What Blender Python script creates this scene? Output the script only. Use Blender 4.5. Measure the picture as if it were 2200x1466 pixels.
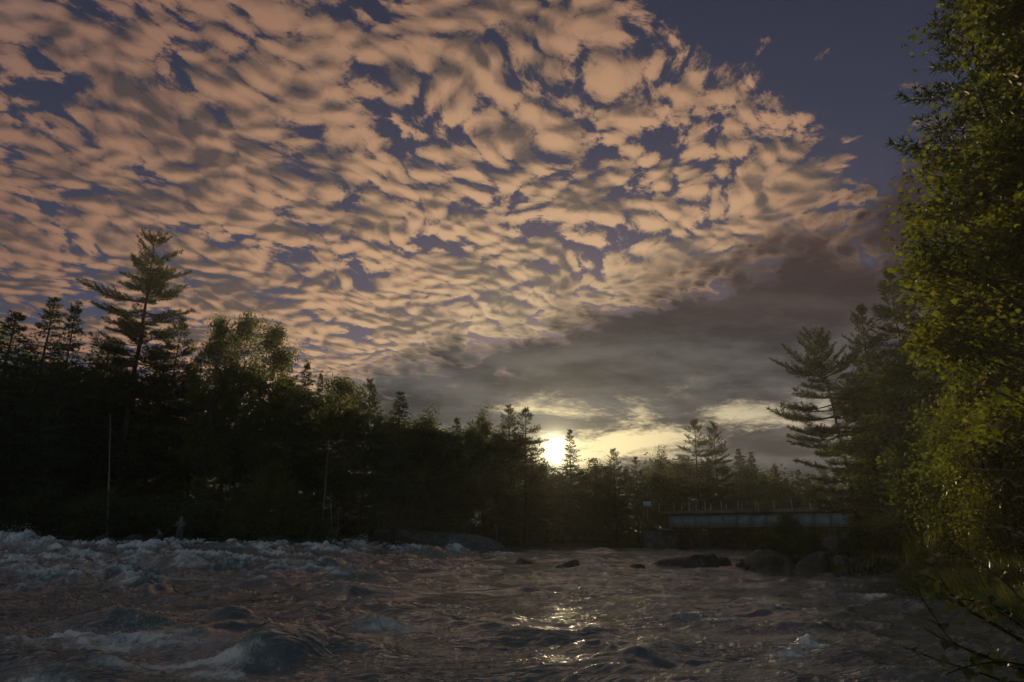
import bpy, bmesh, math, random
import numpy as np
from mathutils import Vector, Matrix, noise as mnoise

for o in list(bpy.data.objects):
    bpy.data.objects.remove(o, do_unlink=True)
scene = bpy.context.scene
COL = scene.collection
R = math.radians

# ------------------------------------------------------------------ camera
CAM_Z = 1.6
PITCH = 15.7
FOCAL = 24.0
cam_data = bpy.data.cameras.new('camera')
cam_data.lens = FOCAL
cam_data.sensor_width = 36.0
cam_data.clip_start = 0.05
cam_data.clip_end = 3000.0
cam = bpy.data.objects.new('camera', cam_data)
cam.location = (0.0, 0.0, CAM_Z)
cam.rotation_euler = (R(90.0 + PITCH), 0.0, 0.0)
COL.objects.link(cam)
scene.camera = cam

# ------------------------------------------------------------------ light
SUN_AZ = 3.6          # degrees to the right of +Y
SUN_EL = 6.6
SUN_DIR = Vector((math.sin(R(SUN_AZ)) * math.cos(R(SUN_EL)),
                  math.cos(R(SUN_AZ)) * math.cos(R(SUN_EL)),
                  math.sin(R(SUN_EL))))
sun_data = bpy.data.lights.new('sun', 'SUN')
sun_data.energy = 4.0
sun_data.angle = R(0.53)
sun_data.color = (1.0, 0.74, 0.42)
sun = bpy.data.objects.new('sun', sun_data)
sun.rotation_euler = (-SUN_DIR).to_track_quat('-Z', 'Y').to_euler()
sun.location = (40, 300, 80)
COL.objects.link(sun)

scene.view_settings.view_transform = 'Standard'
scene.view_settings.look = 'None'
scene.view_settings.exposure = 0.3
scene.view_settings.gamma = 1.0
scene.view_settings.use_curve_mapping = False
scene.cycles.use_denoising = True
scene.cycles.use_adaptive_sampling = True
scene.cycles.adaptive_threshold = 0.008
scene.cycles.max_bounces = 6
scene.cycles.transparent_max_bounces = 8
scene.cycles.volume_bounces = 0
scene.cycles.sample_clamp_indirect = 2.0
scene.cycles.sample_clamp_direct = 8.0


# ------------------------------------------------------------------ shader expression helper
class E:
    """A node socket with arithmetic."""
    def __init__(self, tree, s):
        self.t, self.s = tree, s

    def _m(self, op, *a, clamp=False):
        n = self.t.nodes.new('ShaderNodeMath')
        n.operation = op
        n.use_clamp = clamp
        for i, x in enumerate((self,) + a):
            if isinstance(x, E):
                self.t.links.new(x.s, n.inputs[i])
            else:
                n.inputs[i].default_value = x
        return E(self.t, n.outputs[0])

    def __add__(s, o): return s._m('ADD', o)
    __radd__ = __add__
    def __sub__(s, o): return s._m('SUBTRACT', o)
    def __rsub__(s, o): return (s * -1.0) + o
    def __mul__(s, o): return s._m('MULTIPLY', o)
    __rmul__ = __mul__
    def __truediv__(s, o): return s._m('DIVIDE', o)
    def pow(s, o): return s._m('POWER', o)
    def max(s, o): return s._m('MAXIMUM', o)
    def min(s, o): return s._m('MINIMUM', o)
    def abs(s): return s._m('ABSOLUTE')
    def exp(s): return s._m('EXPONENT')
    def acos(s): return s._m('ARCCOSINE')
    def sat(s): return s._m('ADD', 0.0, clamp=True)

    def ss(s, a, b):
        """smoothstep from a to b (a may exceed b)."""
        n = s.t.nodes.new('ShaderNodeMapRange')
        n.interpolation_type = 'SMOOTHSTEP'
        if a > b:
            return 1.0 - s.ss(b, a)
        s.t.links.new(s.s, n.inputs['Value'])
        n.inputs['From Min'].default_value = a
        n.inputs['From Max'].default_value = b
        return E(s.t, n.outputs['Result'])


def node(t, kind, **kw):
    n = t.nodes.new(kind)
    for k, v in kw.items():
        setattr(n, k, v)
    return n


def vec(t, x, y, z=0.0):
    n = node(t, 'ShaderNodeCombineXYZ')
    for i, a in enumerate((x, y, z)):
        if isinstance(a, E):
            t.links.new(a.s, n.inputs[i])
        else:
            n.inputs[i].default_value = a
    return n.outputs[0]


def dot(t, v, c):
    n = node(t, 'ShaderNodeVectorMath', operation='DOT_PRODUCT')
    t.links.new(v, n.inputs[0])
    n.inputs[1].default_value = tuple(c)
    return E(t, n.outputs['Value'])


def vop(t, op, a, b):
    n = node(t, 'ShaderNodeVectorMath', operation=op)
    for i, x in enumerate((a, b)):
        if isinstance(x, E):
            t.links.new(x.s, n.inputs[i])
        elif hasattr(x, 'links'):
            t.links.new(x, n.inputs[i])
        else:
            n.inputs[i].default_value = x
    return n.outputs[0]


def vscale(t, a, k):
    n = node(t, 'ShaderNodeVectorMath', operation='SCALE')
    t.links.new(a, n.inputs[0])
    if isinstance(k, E):
        t.links.new(k.s, n.inputs['Scale'])
    else:
        n.inputs['Scale'].default_value = k
    return n.outputs[0]


def fbm(t, v, scale, detail=4.0, rough=0.55, dist=0.0, color=False, lac=2.0):
    n = node(t, 'ShaderNodeTexNoise')
    if v is not None:
        t.links.new(v, n.inputs['Vector'])
    n.inputs['Scale'].default_value = scale
    n.inputs['Detail'].default_value = detail
    n.inputs['Roughness'].default_value = rough
    n.inputs['Lacunarity'].default_value = lac
    n.inputs['Distortion'].default_value = dist
    return n.outputs['Color'] if color else E(t, n.outputs[0])


def voro(t, v, scale, smooth=0.5, feature='SMOOTH_F1', rand=1.0):
    n = node(t, 'ShaderNodeTexVoronoi', feature=feature)
    t.links.new(v, n.inputs['Vector'])
    n.inputs['Scale'].default_value = scale
    n.inputs['Randomness'].default_value = rand
    if feature == 'SMOOTH_F1':
        n.inputs['Smoothness'].default_value = smooth
    return E(t, n.outputs['Distance'])


def mixc(t, f, a, b):
    n = node(t, 'ShaderNodeMix', data_type='RGBA')
    ins = [i for i in n.inputs if i.enabled]
    for i, x in zip((n.inputs[0], n.inputs[6], n.inputs[7]), (f, a, b)):
        if isinstance(x, E):
            t.links.new(x.s, i)
        elif hasattr(x, 'links'):
            t.links.new(x, i)
        elif isinstance(x, tuple):
            i.default_value = x if len(x) == 4 else x + (1.0,)
        else:
            i.default_value = x
    return n.outputs[2]


def pixel_dir(px, py):
    """World direction of a point of the 2200 x 1466 photograph."""
    f = FOCAL / 36.0 * 2200.0
    x, y = (px - 1100.0) / f, -(py - 733.0) / f
    c, s = math.cos(R(PITCH)), math.sin(R(PITCH))
    return Vector((x, c - y * s, s + y * c)).normalized()


def spot(px, py, dist):
    """World point at horizontal depth dist (along +Y) on that sight line."""
    d = pixel_dir(px, py)
    return Vector((0, 0, CAM_Z)) + d * (dist / d.y)

# ------------------------------------------------------------------ world: evening sky with a cloud deck
world = bpy.data.worlds.new('World')
scene.world = world
world.use_nodes = True
world.cycles.sampling_method = 'MANUAL'
world.cycles.sample_map_resolution = 512
wt = world.node_tree
wt.nodes.clear()


def build_sky():
    t = wt
    D = node(t, 'ShaderNodeTexCoord').outputs['Generated']
    dx, dy, dz = dot(t, D, (1, 0, 0)), dot(t, D, (0, 1, 0)), dot(t, D, (0, 0, 1))
    zz = dz.max(0.0) + 0.15
    u, v = dx / zz, dy / zz
    uv = vec(t, u, v, 0.0)
    sdot = dot(t, D, SUN_DIR)
    ang = sdot.min(1.0).acos() * (180.0 / math.pi)          # degrees from the sun

    # clear sky
    sky = node(t, 'ShaderNodeTexSky', sky_type='NISHITA')
    sky.sun_disc = False
    sky.sun_elevation = R(SUN_EL)
    sky.sun_rotation = R(SUN_AZ)
    sky.air_density = 1.0
    sky.dust_density = 0.6
    sky.ozone_density = 2.5
    clear = vop(t, 'MULTIPLY', sky.outputs[0], (0.031, 0.022, 0.026))

    # cloud deck
    warp = vop(t, 'SUBTRACT', fbm(t, uv, 3.0, 2.0, 0.5, color=True), (0.5, 0.5, 0.5))
    q = vop(t, 'ADD', uv, vscale(t, warp, 0.20))
    ca, sa = math.cos(R(50)), math.sin(R(50))
    q1 = dot(t, q, (ca, sa, 0))
    q2 = dot(t, q, (-sa, ca, 0))
    qa = vec(t, q1 * 1.16, q2 * 1.46, 0.0)
    SH = SUN_DIR.to_2d().normalized()

    def body(p):
        puff = voro(t, p, 6.2, feature='F1')
        puff2 = voro(t, p, 15.0, feature='F1')
        mid = fbm(t, p, 5.0, 2.0, 0.5)
        return mid * 0.84 - puff * 0.36 - puff2 * 0.62 + 0.77

    fine = fbm(t, qa, 21.0, 7.0, 0.70)
    fuzz = (fine - 0.5) * 1.20
    fine2 = fbm(t, vop(t, 'ADD', qa, vec(t, 3.3, 1.7, 2.0)), 9.0, 5.0, 0.66)
    b0 = body(qa)
    off = (SH.x * ca + SH.y * sa, -SH.x * sa + SH.y * ca)
    shift = vec(t, off[0] * 0.036, off[1] * 0.045, 0.0)
    b1 = body(vop(t, 'ADD', qa, shift))
    d0 = b0 + fuzz
    big = fbm(t, uv, 1.9, 3.0, 0.5)
    mid0 = fbm(t, vop(t, 'ADD', qa, vec(t, 0.02, 0.05, 4.0)), 4.0, 3.0, 0.55)

    az, el = dx / dy.max(0.05), dz / dy.max(0.05)

    def patch(px, py, wx, wy):
        d = pixel_dir(px, py)
        a, e = (az - d.x / d.y) * (1467.0 / wx), (el - d.z / d.y) * (1467.0 / wy)
        return ((a * a + e * e) * -1.0).exp()

    # where the deck breaks open (upper right) and where the dark bank lies
    n_clear = pixel_dir(1420, 0).cross(pixel_dir(1900, 400)).normalized()
    if n_clear.dot(pixel_dir(1800, 150)) < 0:
        n_clear = -n_clear
    open_ = (dot(t, D, n_clear) + (big - 0.5) * 0.14 + (b0 - 0.6) * 0.10).ss(-0.07, 0.09)
    open_ = (open_ - patch(1720, 95, 110, 60) * 0.55 - patch(1935, 170, 90, 90) * 0.75 - patch(1690, 330, 80, 60) * 0.4).max(0.0)
    n_bank = pixel_dir(1900, 430).cross(pixel_dir(640, 870)).normalized()
    if n_bank.dot(pixel_dir(1500, 900)) < 0:
        n_bank = -n_bank
    soft = fbm(t, vec(t, u * 0.8, v * 1.0, 3.1), 2.0, 5.0, 0.58)
    edge = dot(t, D, n_bank) + (soft - 0.5) * 0.26 + (b0 - 0.62) * 0.10 + (fine - 0.5) * 0.09
    bank = edge.ss(-0.03, 0.055)

    dd = d0 + (big - 0.5) * 0.55 - open_ * 0.62 + edge.ss(-0.12, 0.0) * 0.05
    alpha = dd.ss(0.43, 0.66)
    thick = (mid0 + (big - 0.5) * 0.8).ss(0.42, 0.70)
    lit = (0.60 + (b0 - b1) * 2.2 + (fine - 0.5) * 1.3 - thick * 0.70 + (dd - 0.62) * 0.25 + (fine2 - 0.5) * 0.9).ss(-0.35, 1.30)

    # colour of the lit deck: cream by the sun, peach further, dusky at the far side
    near = (ang * (-1.0 / 13.0)).exp()
    far = ang.ss(14.0, 50.0)
    bright = mixc(t, far, (0.54, 0.275, 0.150), (0.225, 0.114, 0.084))
    bright = mixc(t, (near * 1.25).sat(), bright, (0.72, 0.60, 0.36))
    shade = mixc(t, far, (0.088, 0.062, 0.060), (0.056, 0.042, 0.047))
    shade = mixc(t, (near * 1.4).sat(), shade, (0.20, 0.17, 0.125))
    anti = ang.ss(44.0, 86.0)                              # unseen eastern deck: grey-lavender, brightened to fill the foreground with light
    bright = mixc(t, anti, bright, (0.38, 0.35, 0.34))
    shade = mixc(t, anti, shade, (0.21, 0.195, 0.195))
    deck = mixc(t, lit, shade, bright)
    clear = mixc(t, anti, clear, vop(t, 'MULTIPLY', sky.outputs[0], (0.072, 0.062, 0.050)))
    col = mixc(t, alpha * 0.97, clear, deck)

    # dark bank, streaky, with gaps that glow towards the sun
    streak = fbm(t, vec(t, u * 0.6, v * 1.0, 7.7), 1.6, 7.0, 0.6)
    low = fbm(t, vec(t, az * 4.0, el * 14.0, 1.3), 1.7, 8.0, 0.62, 0.4)
    gaps = patch(1330, 962, 200, 50) * 0.24 + patch(1660, 885, 200, 60) * 0.25 + patch(1180, 955, 100, 50) * 0.14 + patch(920, 880, 120, 30) * 0.12 + patch(1100, 850, 130, 30) * 0.10
    gap = (low + gaps + (streak - 0.5) * 0.25 + (fine - 0.5) * 0.22).ss(0.60, 0.80) * el.ss(0.24, 0.15)
    lump = fbm(t, vec(t, u * 0.9, v * 1.1, 2.2), 3.2, 6.0, 0.62)
    bk_hi = mixc(t, (streak * 0.5 + lump * 0.5).ss(0.36, 0.64), (0.014, 0.011, 0.018), (0.062, 0.038, 0.042))
    bk_lo = mixc(t, (low * 0.5 + lump * 0.5).ss(0.38, 0.62), (0.006, 0.011, 0.026), (0.078, 0.080, 0.086))
    bk = mixc(t, el.ss(0.40, 0.20), bk_hi, bk_lo)
    glow = mixc(t, (near * 1.55).sat(), (0.22, 0.22, 0.22), (0.95, 0.76, 0.40))
    bk = mixc(t, gap, bk, glow)
    col = mixc(t, bank, col, bk)

    col = vscale(t, col, anti * 0.16 + 0.84)  # sky in view dimmed, the unseen east kept brighter as fill
    # the sun and its aureole
    disc = ang.ss(0.85, 0.55)
    halo = (ang * ang * (-1.0 / 1.3)).exp() * 2.2 + (ang * (-1.0 / 2.2)).exp() * 0.42 + (ang * (-1.0 / 9.0)).exp() * 0.05
    sunc = vscale(t, vec(t, 1.0, 0.86, 0.52), disc * 28.0 + halo)
    col = vop(t, 'ADD', col, sunc)
    # below the horizon
    col = mixc(t, dz.ss(0.0, -0.03), col, (0.02, 0.02, 0.018))
    bg = node(t, 'ShaderNodeBackground')
    t.links.new(col, bg.inputs['Color'])
    bg.inputs['Strength'].default_value = 1.0
    out = node(t, 'ShaderNodeOutputWorld')
    t.links.new(bg.outputs[0], out.inputs['Surface'])


build_sky()

# ------------------------------------------------------------------ mesh helpers
rng = np.random.default_rng(7)
random.seed(7)


def make_mesh(name, verts, faces, mat=None, smooth=False):
    """faces: an (n, k) integer array or a list of such arrays."""
    me = bpy.data.meshes.new(name)
    v = np.asarray(verts, dtype=np.float32).reshape(-1, 3)
    fl = faces if isinstance(faces, list) else [faces]
    fl = [np.asarray(f, dtype=np.int32) for f in fl if len(f)]
    loops = np.concatenate([f.ravel() for f in fl])
    sizes = np.concatenate([np.full(len(f), f.shape[1], dtype=np.int32) for f in fl])
    starts = np.concatenate([[0], np.cumsum(sizes)[:-1]]).astype(np.int32)
    me.vertices.add(len(v))
    me.vertices.foreach_set('co', v.ravel())
    me.loops.add(len(loops))
    me.loops.foreach_set('vertex_index', loops)
    me.polygons.add(len(sizes))
    me.polygons.foreach_set('loop_start', starts)
    if smooth:
        me.polygons.foreach_set('use_smooth', np.ones(len(sizes), dtype=bool))
    me.update(calc_edges=True)
    if mat:
        me.materials.append(mat)
    return me


def link(name, me, parent=None, loc=None, rot=None, scale=None):
    o = bpy.data.objects.new(name, me)
    COL.objects.link(o)
    if parent is not None:
        o.parent = parent
    if loc is not None:
        o.location = loc
    if rot is not None:
        o.rotation_euler = rot
    if scale is not None:
        o.scale = scale
    return o


def tag(o, label=None, cat=None, group=None, kind=None):
    for k, v in (('label', label), ('category', cat), ('group', group), ('kind', kind)):
        if v:
            o[k] = v
    return o


class Geo:
    """Collects shapes into one mesh."""
    def __init__(self):
        self.v, self.f3, self.f4, self.n = [], [], [], 0

    def add(self, v, f):
        v = np.asarray(v, dtype=float).reshape(-1, 3)
        f = np.asarray(f, dtype=int)
        if not len(f):
            return
        (self.f3 if f.shape[1] == 3 else self.f4).append(f + self.n)
        self.v.append(v)
        self.n += len(v)

    def tube(self, pts, rad, sides=6, cap=True):
        p = np.asarray(pts, float)
        r = np.asarray(rad, float) * np.ones(len(p))
        tan = np.gradient(p, axis=0)
        tan /= np.linalg.norm(tan, axis=1)[:, None] + 1e-9
        ref = np.array([0.0, 0, 1]) if abs(tan[0][2]) < 0.8 else np.array([1.0, 0, 0])
        a = np.cross(tan, ref)
        a /= np.linalg.norm(a, axis=1)[:, None] + 1e-9
        b = np.cross(tan, a)
        th = np.linspace(0, 2 * np.pi, sides, endpoint=False)
        ring = (p[:, None] + r[:, None, None] * (np.cos(th)[None, :, None] * a[:, None] + np.sin(th)[None, :, None] * b[:, None]))
        n, base = len(p), self.n
        i = np.arange(n - 1)[:, None] * sides
        j = np.arange(sides)[None]
        k = (j + 1) % sides
        f = np.stack([i + j, i + k, i + sides + k, i + sides + j], -1).reshape(-1, 4)
        self.add(ring.reshape(-1, 3), f)
        if cap:
            self.f3.append(np.array([[base + (n - 1) * sides, base + (n - 1) * sides + q, base + (n - 1) * sides + q + 1] for q in range(1, sides - 1)]))

    def box(self, c, s, rz=0.0):
        c, h = np.asarray(c, float), np.asarray(s, float) / 2
        v = np.array([[x, y, z] for z in (-1, 1) for y in (-1, 1) for x in (-1, 1)], float) * h
        ca, sa = math.cos(rz), math.sin(rz)
        v = v @ np.array([[ca, sa, 0], [-sa, ca, 0], [0, 0, 1]]) + c
        self.add(v, [[0, 2, 3, 1], [4, 5, 7, 6], [0, 1, 5, 4], [2, 6, 7, 3], [0, 4, 6, 2], [1, 3, 7, 5]])

    def mesh(self, name, mat=None, smooth=False):
        return make_mesh(name, np.concatenate(self.v), [np.concatenate(x) for x in (self.f3, self.f4) if x], mat, smooth)


# ------------------------------------------------------------------ gradient noise on arrays
_perm = np.random.default_rng(3).permutation(256)
_perm = np.concatenate([_perm, _perm])
_ang = np.random.default_rng(4).random(256) * 2 * np.pi
_gx, _gy = np.cos(_ang), np.sin(_ang)


def gn(x, y, seed=0):
    x = np.asarray(x, float) + seed * 17.31
    y = np.asarray(y, float) + seed * 9.17
    xi, yi = np.floor(x).astype(int), np.floor(y).astype(int)
    xf, yf = x - xi, y - yi
    u = xf * xf * xf * (xf * (xf * 6 - 15) + 10)
    v = yf * yf * yf * (yf * (yf * 6 - 15) + 10)

    def g(ix, iy, dx, dy):
        h = _perm[_perm[ix & 255] + (iy & 255)]
        return _gx[h] * dx + _gy[h] * dy
    a = g(xi, yi, xf, yf)
    b = g(xi + 1, yi, xf - 1, yf)
    c = g(xi, yi + 1, xf, yf - 1)
    d = g(xi + 1, yi + 1, xf - 1, yf - 1)
    return (a * (1 - u) + b * u) * (1 - v) + (c * (1 - u) + d * u) * v


def gfbm(x, y, octv=4, rough=0.5, seed=0):
    s, a, f = 0.0, 1.0, 1.0
    for i in range(octv):
        s = s + a * gn(x * f, y * f, seed + i * 3)
        a *= rough
        f *= 2.03
    return s


def sstep(x, a, b):
    t = np.clip((np.asarray(x, float) - a) / (b - a), 0, 1)
    return t * t * (3 - 2 * t)


# ------------------------------------------------------------------ materials
def new_mat(name):
    m = bpy.data.materials.new(name)
    m.use_nodes = True
    t = m.node_tree
    t.nodes.clear()
    out = node(t, 'ShaderNodeOutputMaterial')
    return m, t, out


def principled(t, out, col=None, rough=0.8, spec=0.3, metal=0.0, bump=None, bump_d=0.02, bump_s=0.5):
    b = node(t, 'ShaderNodeBsdfPrincipled')
    for key, val in (('Base Color', col), ('Roughness', rough), ('Specular IOR Level', spec), ('Metallic', metal)):
        if isinstance(val, E):
            t.links.new(val.s, b.inputs[key])
        elif hasattr(val, 'links'):
            t.links.new(val, b.inputs[key])
        elif isinstance(val, tuple):
            b.inputs[key].default_value = val if len(val) == 4 else val + (1.0,)
        elif val is not None:
            b.inputs[key].default_value = val
    if bump is not None:
        n = node(t, 'ShaderNodeBump')
        n.inputs['Strength'].default_value = bump_s
        n.inputs['Distance'].default_value = bump_d
        t.links.new(bump.s, n.inputs['Height'])
        t.links.new(n.outputs[0], b.inputs['Normal'])
    t.links.new(b.outputs[0], out.inputs['Surface'])
    return b


def obj_coord(t):
    return node(t, 'ShaderNodeTexCoord').outputs['Object']


def geo_pos(t):
    return node(t, 'ShaderNodeNewGeometry').outputs['Position']


def mat_noise(name, a, b, scale=3.0, rough=0.85, spec=0.25, bump=0.02, detail=6.0, stretch=(1, 1, 1), lo=0.35, hi=0.65, bump_s=0.6):
    m, t, out = new_mat(name)
    p = vop(t, 'MULTIPLY', obj_coord(t), stretch)
    n = fbm(t, p, scale, detail, 0.6)
    principled(t, out, mixc(t, n.ss(lo, hi), a, b), rough, spec, bump=n, bump_d=bump, bump_s=bump_s)
    return m


def mat_leaf(name, a, b, trans=0.45, gloss=0.12, rough=0.35, clump=0.9):
    """Leaf: diffuse + light passing through + a thin waxy gloss; colour varies over the crown and from tree to tree."""
    m, t, out = new_mat(name)
    info = node(t, 'ShaderNodeObjectInfo')
    n = fbm(t, obj_coord(t), clump, 3.0, 0.6)
    r = E(t, info.outputs['Random'])
    k = (n + (r - 0.5) * 0.25).ss(0.34, 0.66)
    col = mixc(t, k, a, b)
    d = node(t, 'ShaderNodeBsdfDiffuse')
    tr = node(t, 'ShaderNodeBsdfTranslucent')
    g = node(t, 'ShaderNodeBsdfGlossy')
    g.inputs['Roughness'].default_value = rough
    g.inputs['Color'].default_value = (1, 1, 1, 1)
    t.links.new(col, d.inputs['Color'])
    t.links.new(vop(t, 'MULTIPLY', col, (1.35, 1.5, 0.7)), tr.inputs['Color'])
    m1 = node(t, 'ShaderNodeMixShader')
    m1.inputs[0].default_value = trans
    t.links.new(d.outputs[0], m1.inputs[1])
    t.links.new(tr.outputs[0], m1.inputs[2])
    fr = node(t, 'ShaderNodeFresnel')
    fr.inputs['IOR'].default_value = 1.4
    m2 = node(t, 'ShaderNodeMixShader')
    t.links.new((E(t, fr.outputs[0]) * gloss * 4.0).min(0.5).s, m2.inputs[0])
    t.links.new(m1.outputs[0], m2.inputs[1])
    t.links.new(g.outputs[0], m2.inputs[2])
    t.links.new(m2.outputs[0], out.inputs['Surface'])
    return m


M = {}
M['bark_pine'] = mat_noise('bark_pine', (0.045, 0.032, 0.024), (0.10, 0.075, 0.058), 4.0, 0.95, 0.1, 0.03, stretch=(3, 3, 0.6))
M['bark_grey'] = mat_noise('bark_grey', (0.055, 0.048, 0.040), (0.14, 0.12, 0.10), 5.0, 0.95, 0.1, 0.02, stretch=(3, 3, 0.7))
M['bark_birch'] = mat_noise('bark_birch', (0.08, 0.07, 0.06), (0.30, 0.28, 0.25), 2.2, 0.8, 0.2, 0.01, stretch=(1, 1, 5), lo=0.30, hi=0.42)
M['twig'] = mat_noise('twig', (0.030, 0.020, 0.014), (0.07, 0.045, 0.03), 14.0, 0.9, 0.1, 0.004)
M['pine'] = mat_leaf('pine_needles', (0.044, 0.064, 0.028), (0.080, 0.100, 0.042), 0.18, 0.02, 0.6, 0.6)
M['spruce'] = mat_leaf('spruce_needles', (0.056, 0.080, 0.042), (0.090, 0.112, 0.056), 0.22, 0.02, 0.6, 0.6)
M['aspen'] = mat_leaf('aspen_leaves', (0.066, 0.088, 0.028), (0.110, 0.125, 0.038), 0.45, 0.02, 0.6, 0.6)
M['golden'] = mat_leaf('golden_green_leaves', (0.085, 0.100, 0.022), (0.150, 0.150, 0.034), 0.45, 0.02, 0.6, 0.8)
M['maple'] = mat_leaf('maple_leaves', (0.050, 0.072, 0.014), (0.118, 0.116, 0.022), 0.50, 0.012, 0.6, 0.55)
M['willow'] = mat_leaf('willow_leaves', (0.066, 0.082, 0.018), (0.135, 0.135, 0.030), 0.45, 0.02, 0.5, 1.2)
M['alder'] = mat_leaf('alder_leaves', (0.036, 0.050, 0.016), (0.075, 0.088, 0.024), 0.35, 0.10, 0.4, 2.5)
M['grass'] = mat_leaf('grass_blades', (0.055, 0.066, 0.018), (0.135, 0.130, 0.034), 0.40, 0.05, 0.45, 1.6)
M['brush'] = mat_leaf('brush_leaves', (0.060, 0.080, 0.036), (0.105, 0.118, 0.050), 0.30, 0.02, 0.6, 0.5)

# ------------------------------------------------------------------ the river bed and banks
RIVER = np.array([(-90, -6), (-30, -1.5), (-4, 1.2), (3.2, 3.2), (6.6, 6.6), (9.3, 13), (10.9, 19), (12.3, 22.6), (15.5, 25.4), (21, 26.2),
                  (21, 27.6), (17, 27.9), (13.4, 28.4), (11.8, 29.3), (10.5, 31.2), (10.9, 35), (14, 42), (20, 53), (29, 60), (36, 66), (41, 80), (44, 130),
                  (22, 130), (18.6, 96), (17.4, 82.5), (8, 83.5), (1.5, 80), (-3, 73.5), (-12.5, 71), (-15, 60), (-15.5, 49), (-24, 45.5), (-90, 46)], float)


def river_sd(x, y):
    """Signed distance to the river outline: negative in the water."""
    x, y = np.asarray(x, float), np.asarray(y, float)
    P, Q = RIVER, np.roll(RIVER, -1, axis=0)
    best = np.full(np.broadcast(x, y).shape, 1e9)
    inside = np.zeros(best.shape, bool)
    for (ax, ay), (bx, by) in zip(P, Q):
        ex, ey = bx - ax, by - ay
        t = np.clip(((x - ax) * ex + (y - ay) * ey) / (ex * ex + ey * ey), 0, 1)
        best = np.minimum(best, (x - ax - t * ex) ** 2 + (y - ay - t * ey) ** 2)
        with np.errstate(divide='ignore', invalid='ignore'):
            cond = ((ay > y) != (by > y)) & (x < ex * (y - ay) / (ey if ey else 1e-9) + ax)
        inside ^= cond
    d = np.sqrt(best)
    return np.where(inside, -d, d)


def level(x, y):
    """Mean water level: the rapid on the left stands higher than the pool on the right."""
    return 0.75 * sstep(y, 13, 39) * sstep(-np.asarray(x, float), 3, 17) - 0.10 * sstep(y, 40, 85) * sstep(x, -6, 6)


def ground_h(x, y):
    d = river_sd(x, y) + 0.7 * gfbm(np.asarray(x) / 3.1, np.asarray(y) / 3.1, 3, 0.5, 5)
    base = level(x, y)
    bank = 0.55 * sstep(d, -0.4, 1.4) + 0.9 * sstep(d, 1.0, 14) + 2.2 * sstep(d, 12, 70)
    bed = -1.3 * sstep(-d, -0.3, 3.0)
    rough = 0.16 * gfbm(np.asarray(x) / 1.7, np.asarray(y) / 1.7, 3, 0.55, 21) * sstep(d, -0.5, 1.5)
    return base + bank + bed + rough - 0.12


def graded(lo, hi, mid_lo, mid_hi, step, far_n):
    a = lo + (mid_lo - lo) * (1 - (1 - np.linspace(0, 1, far_n, endpoint=False)) ** 2.6)
    b = np.arange(mid_lo, mid_hi, step)
    c = mid_hi + (hi - mid_hi) * np.linspace(0, 1, far_n + 1) ** 2.6
    return np.concatenate([a, b, c])


def build_ground():
    xs = graded(-1500, 1500, -62, 62, 0.7, 22)
    ys = graded(-400, 1900, -8, 118, 0.7, 22)
    X, Y = np.meshgrid(xs, ys)
    Z = ground_h(X, Y)
    far = sstep(np.hypot(X, Y - 40), 130, 900)
    Z += far * 8.0 * (0.5 + gfbm(X / 260, Y / 260, 3, 0.5, 9))
    nx, ny = len(xs), len(ys)
    i = (np.arange(ny - 1)[:, None] * nx + np.arange(nx - 1)[None]).ravel()
    f = np.stack([i, i + 1, i + nx + 1, i + nx], 1)
    m, t, out = new_mat('forest_floor')
    p = geo_pos(t)
    n1, n2 = fbm(t, p, 0.7, 5, 0.6), fbm(t, p, 6.0, 6, 0.65)
    c = mixc(t, n1.ss(0.38, 0.62), (0.040, 0.030, 0.020), (0.045, 0.058, 0.022))
    c = mixc(t, n2.ss(0.5, 0.7), c, (0.085, 0.066, 0.045))
    principled(t, out, c, 0.95, 0.1, bump=n2, bump_d=0.06, bump_s=0.8)
    o = link('ground', make_mesh('ground', np.stack([X, Y, Z], -1), f, m, True))
    tag(o, kind='structure')


build_ground()

# ------------------------------------------------------------------ the river: standing waves, chop and foam
W_DOME, W_FOAM, W_SPRAY = [], [], []


def dome(px, py, dist, rx, ry, rot=0.0, foam=0.0, lift=None, power=1.0, base_py=None):
    """A hump of water whose crest lies on the sight line (px, py) at that distance."""
    p = spot(px, py, dist)
    h = p.z - float(level(p.x, p.y)) if lift is None else lift
    W_DOME.append((p.x, p.y, rx, ry, R(rot), h, power))
    if foam:
        W_FOAM.append((p.x, p.y, rx * 1.1, ry * 1.1, R(rot), foam))
    return p


def foam_patch(px, py, dist, rx, ry, rot=0.0, amt=1.0):
    p = spot(px, py, dist)
    W_FOAM.append((p.x, p.y, rx, ry, R(rot), amt))


# the tall dark wave, its long shoulder, the pour-over boulders and the foam pool beneath them
dome(492, 1262, 12.3, 0.50, 0.42, 20, lift=0.40, power=0.75)
dome(425, 1300, 11.4, 1.20, 0.42, 38, lift=0.30, power=0.8)
dome(300, 1318, 12.4, 1.3, 0.4, 12, lift=0.22, power=0.8)
dome(612, 1330, 9.6, 0.58, 0.55, 0, lift=0.34, power=1.7)
dome(690, 1328, 10.2, 1.1, 0.5, -14, lift=0.20)
dome(95, 1392, 8.5, 1.05, 0.5, -8, lift=0.24, power=1.5)
dome(880, 1284, 13.0, 0.95, 0.5, -12, lift=0.24, power=0.8)
dome(800, 1300, 12.2, 0.8, 0.4, 20, lift=0.16, power=0.8)
dome(700, 1282, 13.6, 1.0, 0.5, 10, lift=0.20, power=0.8)
dome(1010, 1330, 11.0, 0.9, 0.3, 14, lift=0.10, power=0.8)
dome(760, 1420, 8.2, 0.9, 0.25, 24, lift=0.10, power=0.8)
dome(640, 1440, 7.8, 0.8, 0.22, 24, lift=0.09, power=0.8)
dome(1445, 1286, 15.2, 0.55, 0.40, 0, power=1.4, lift=0.16)
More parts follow.
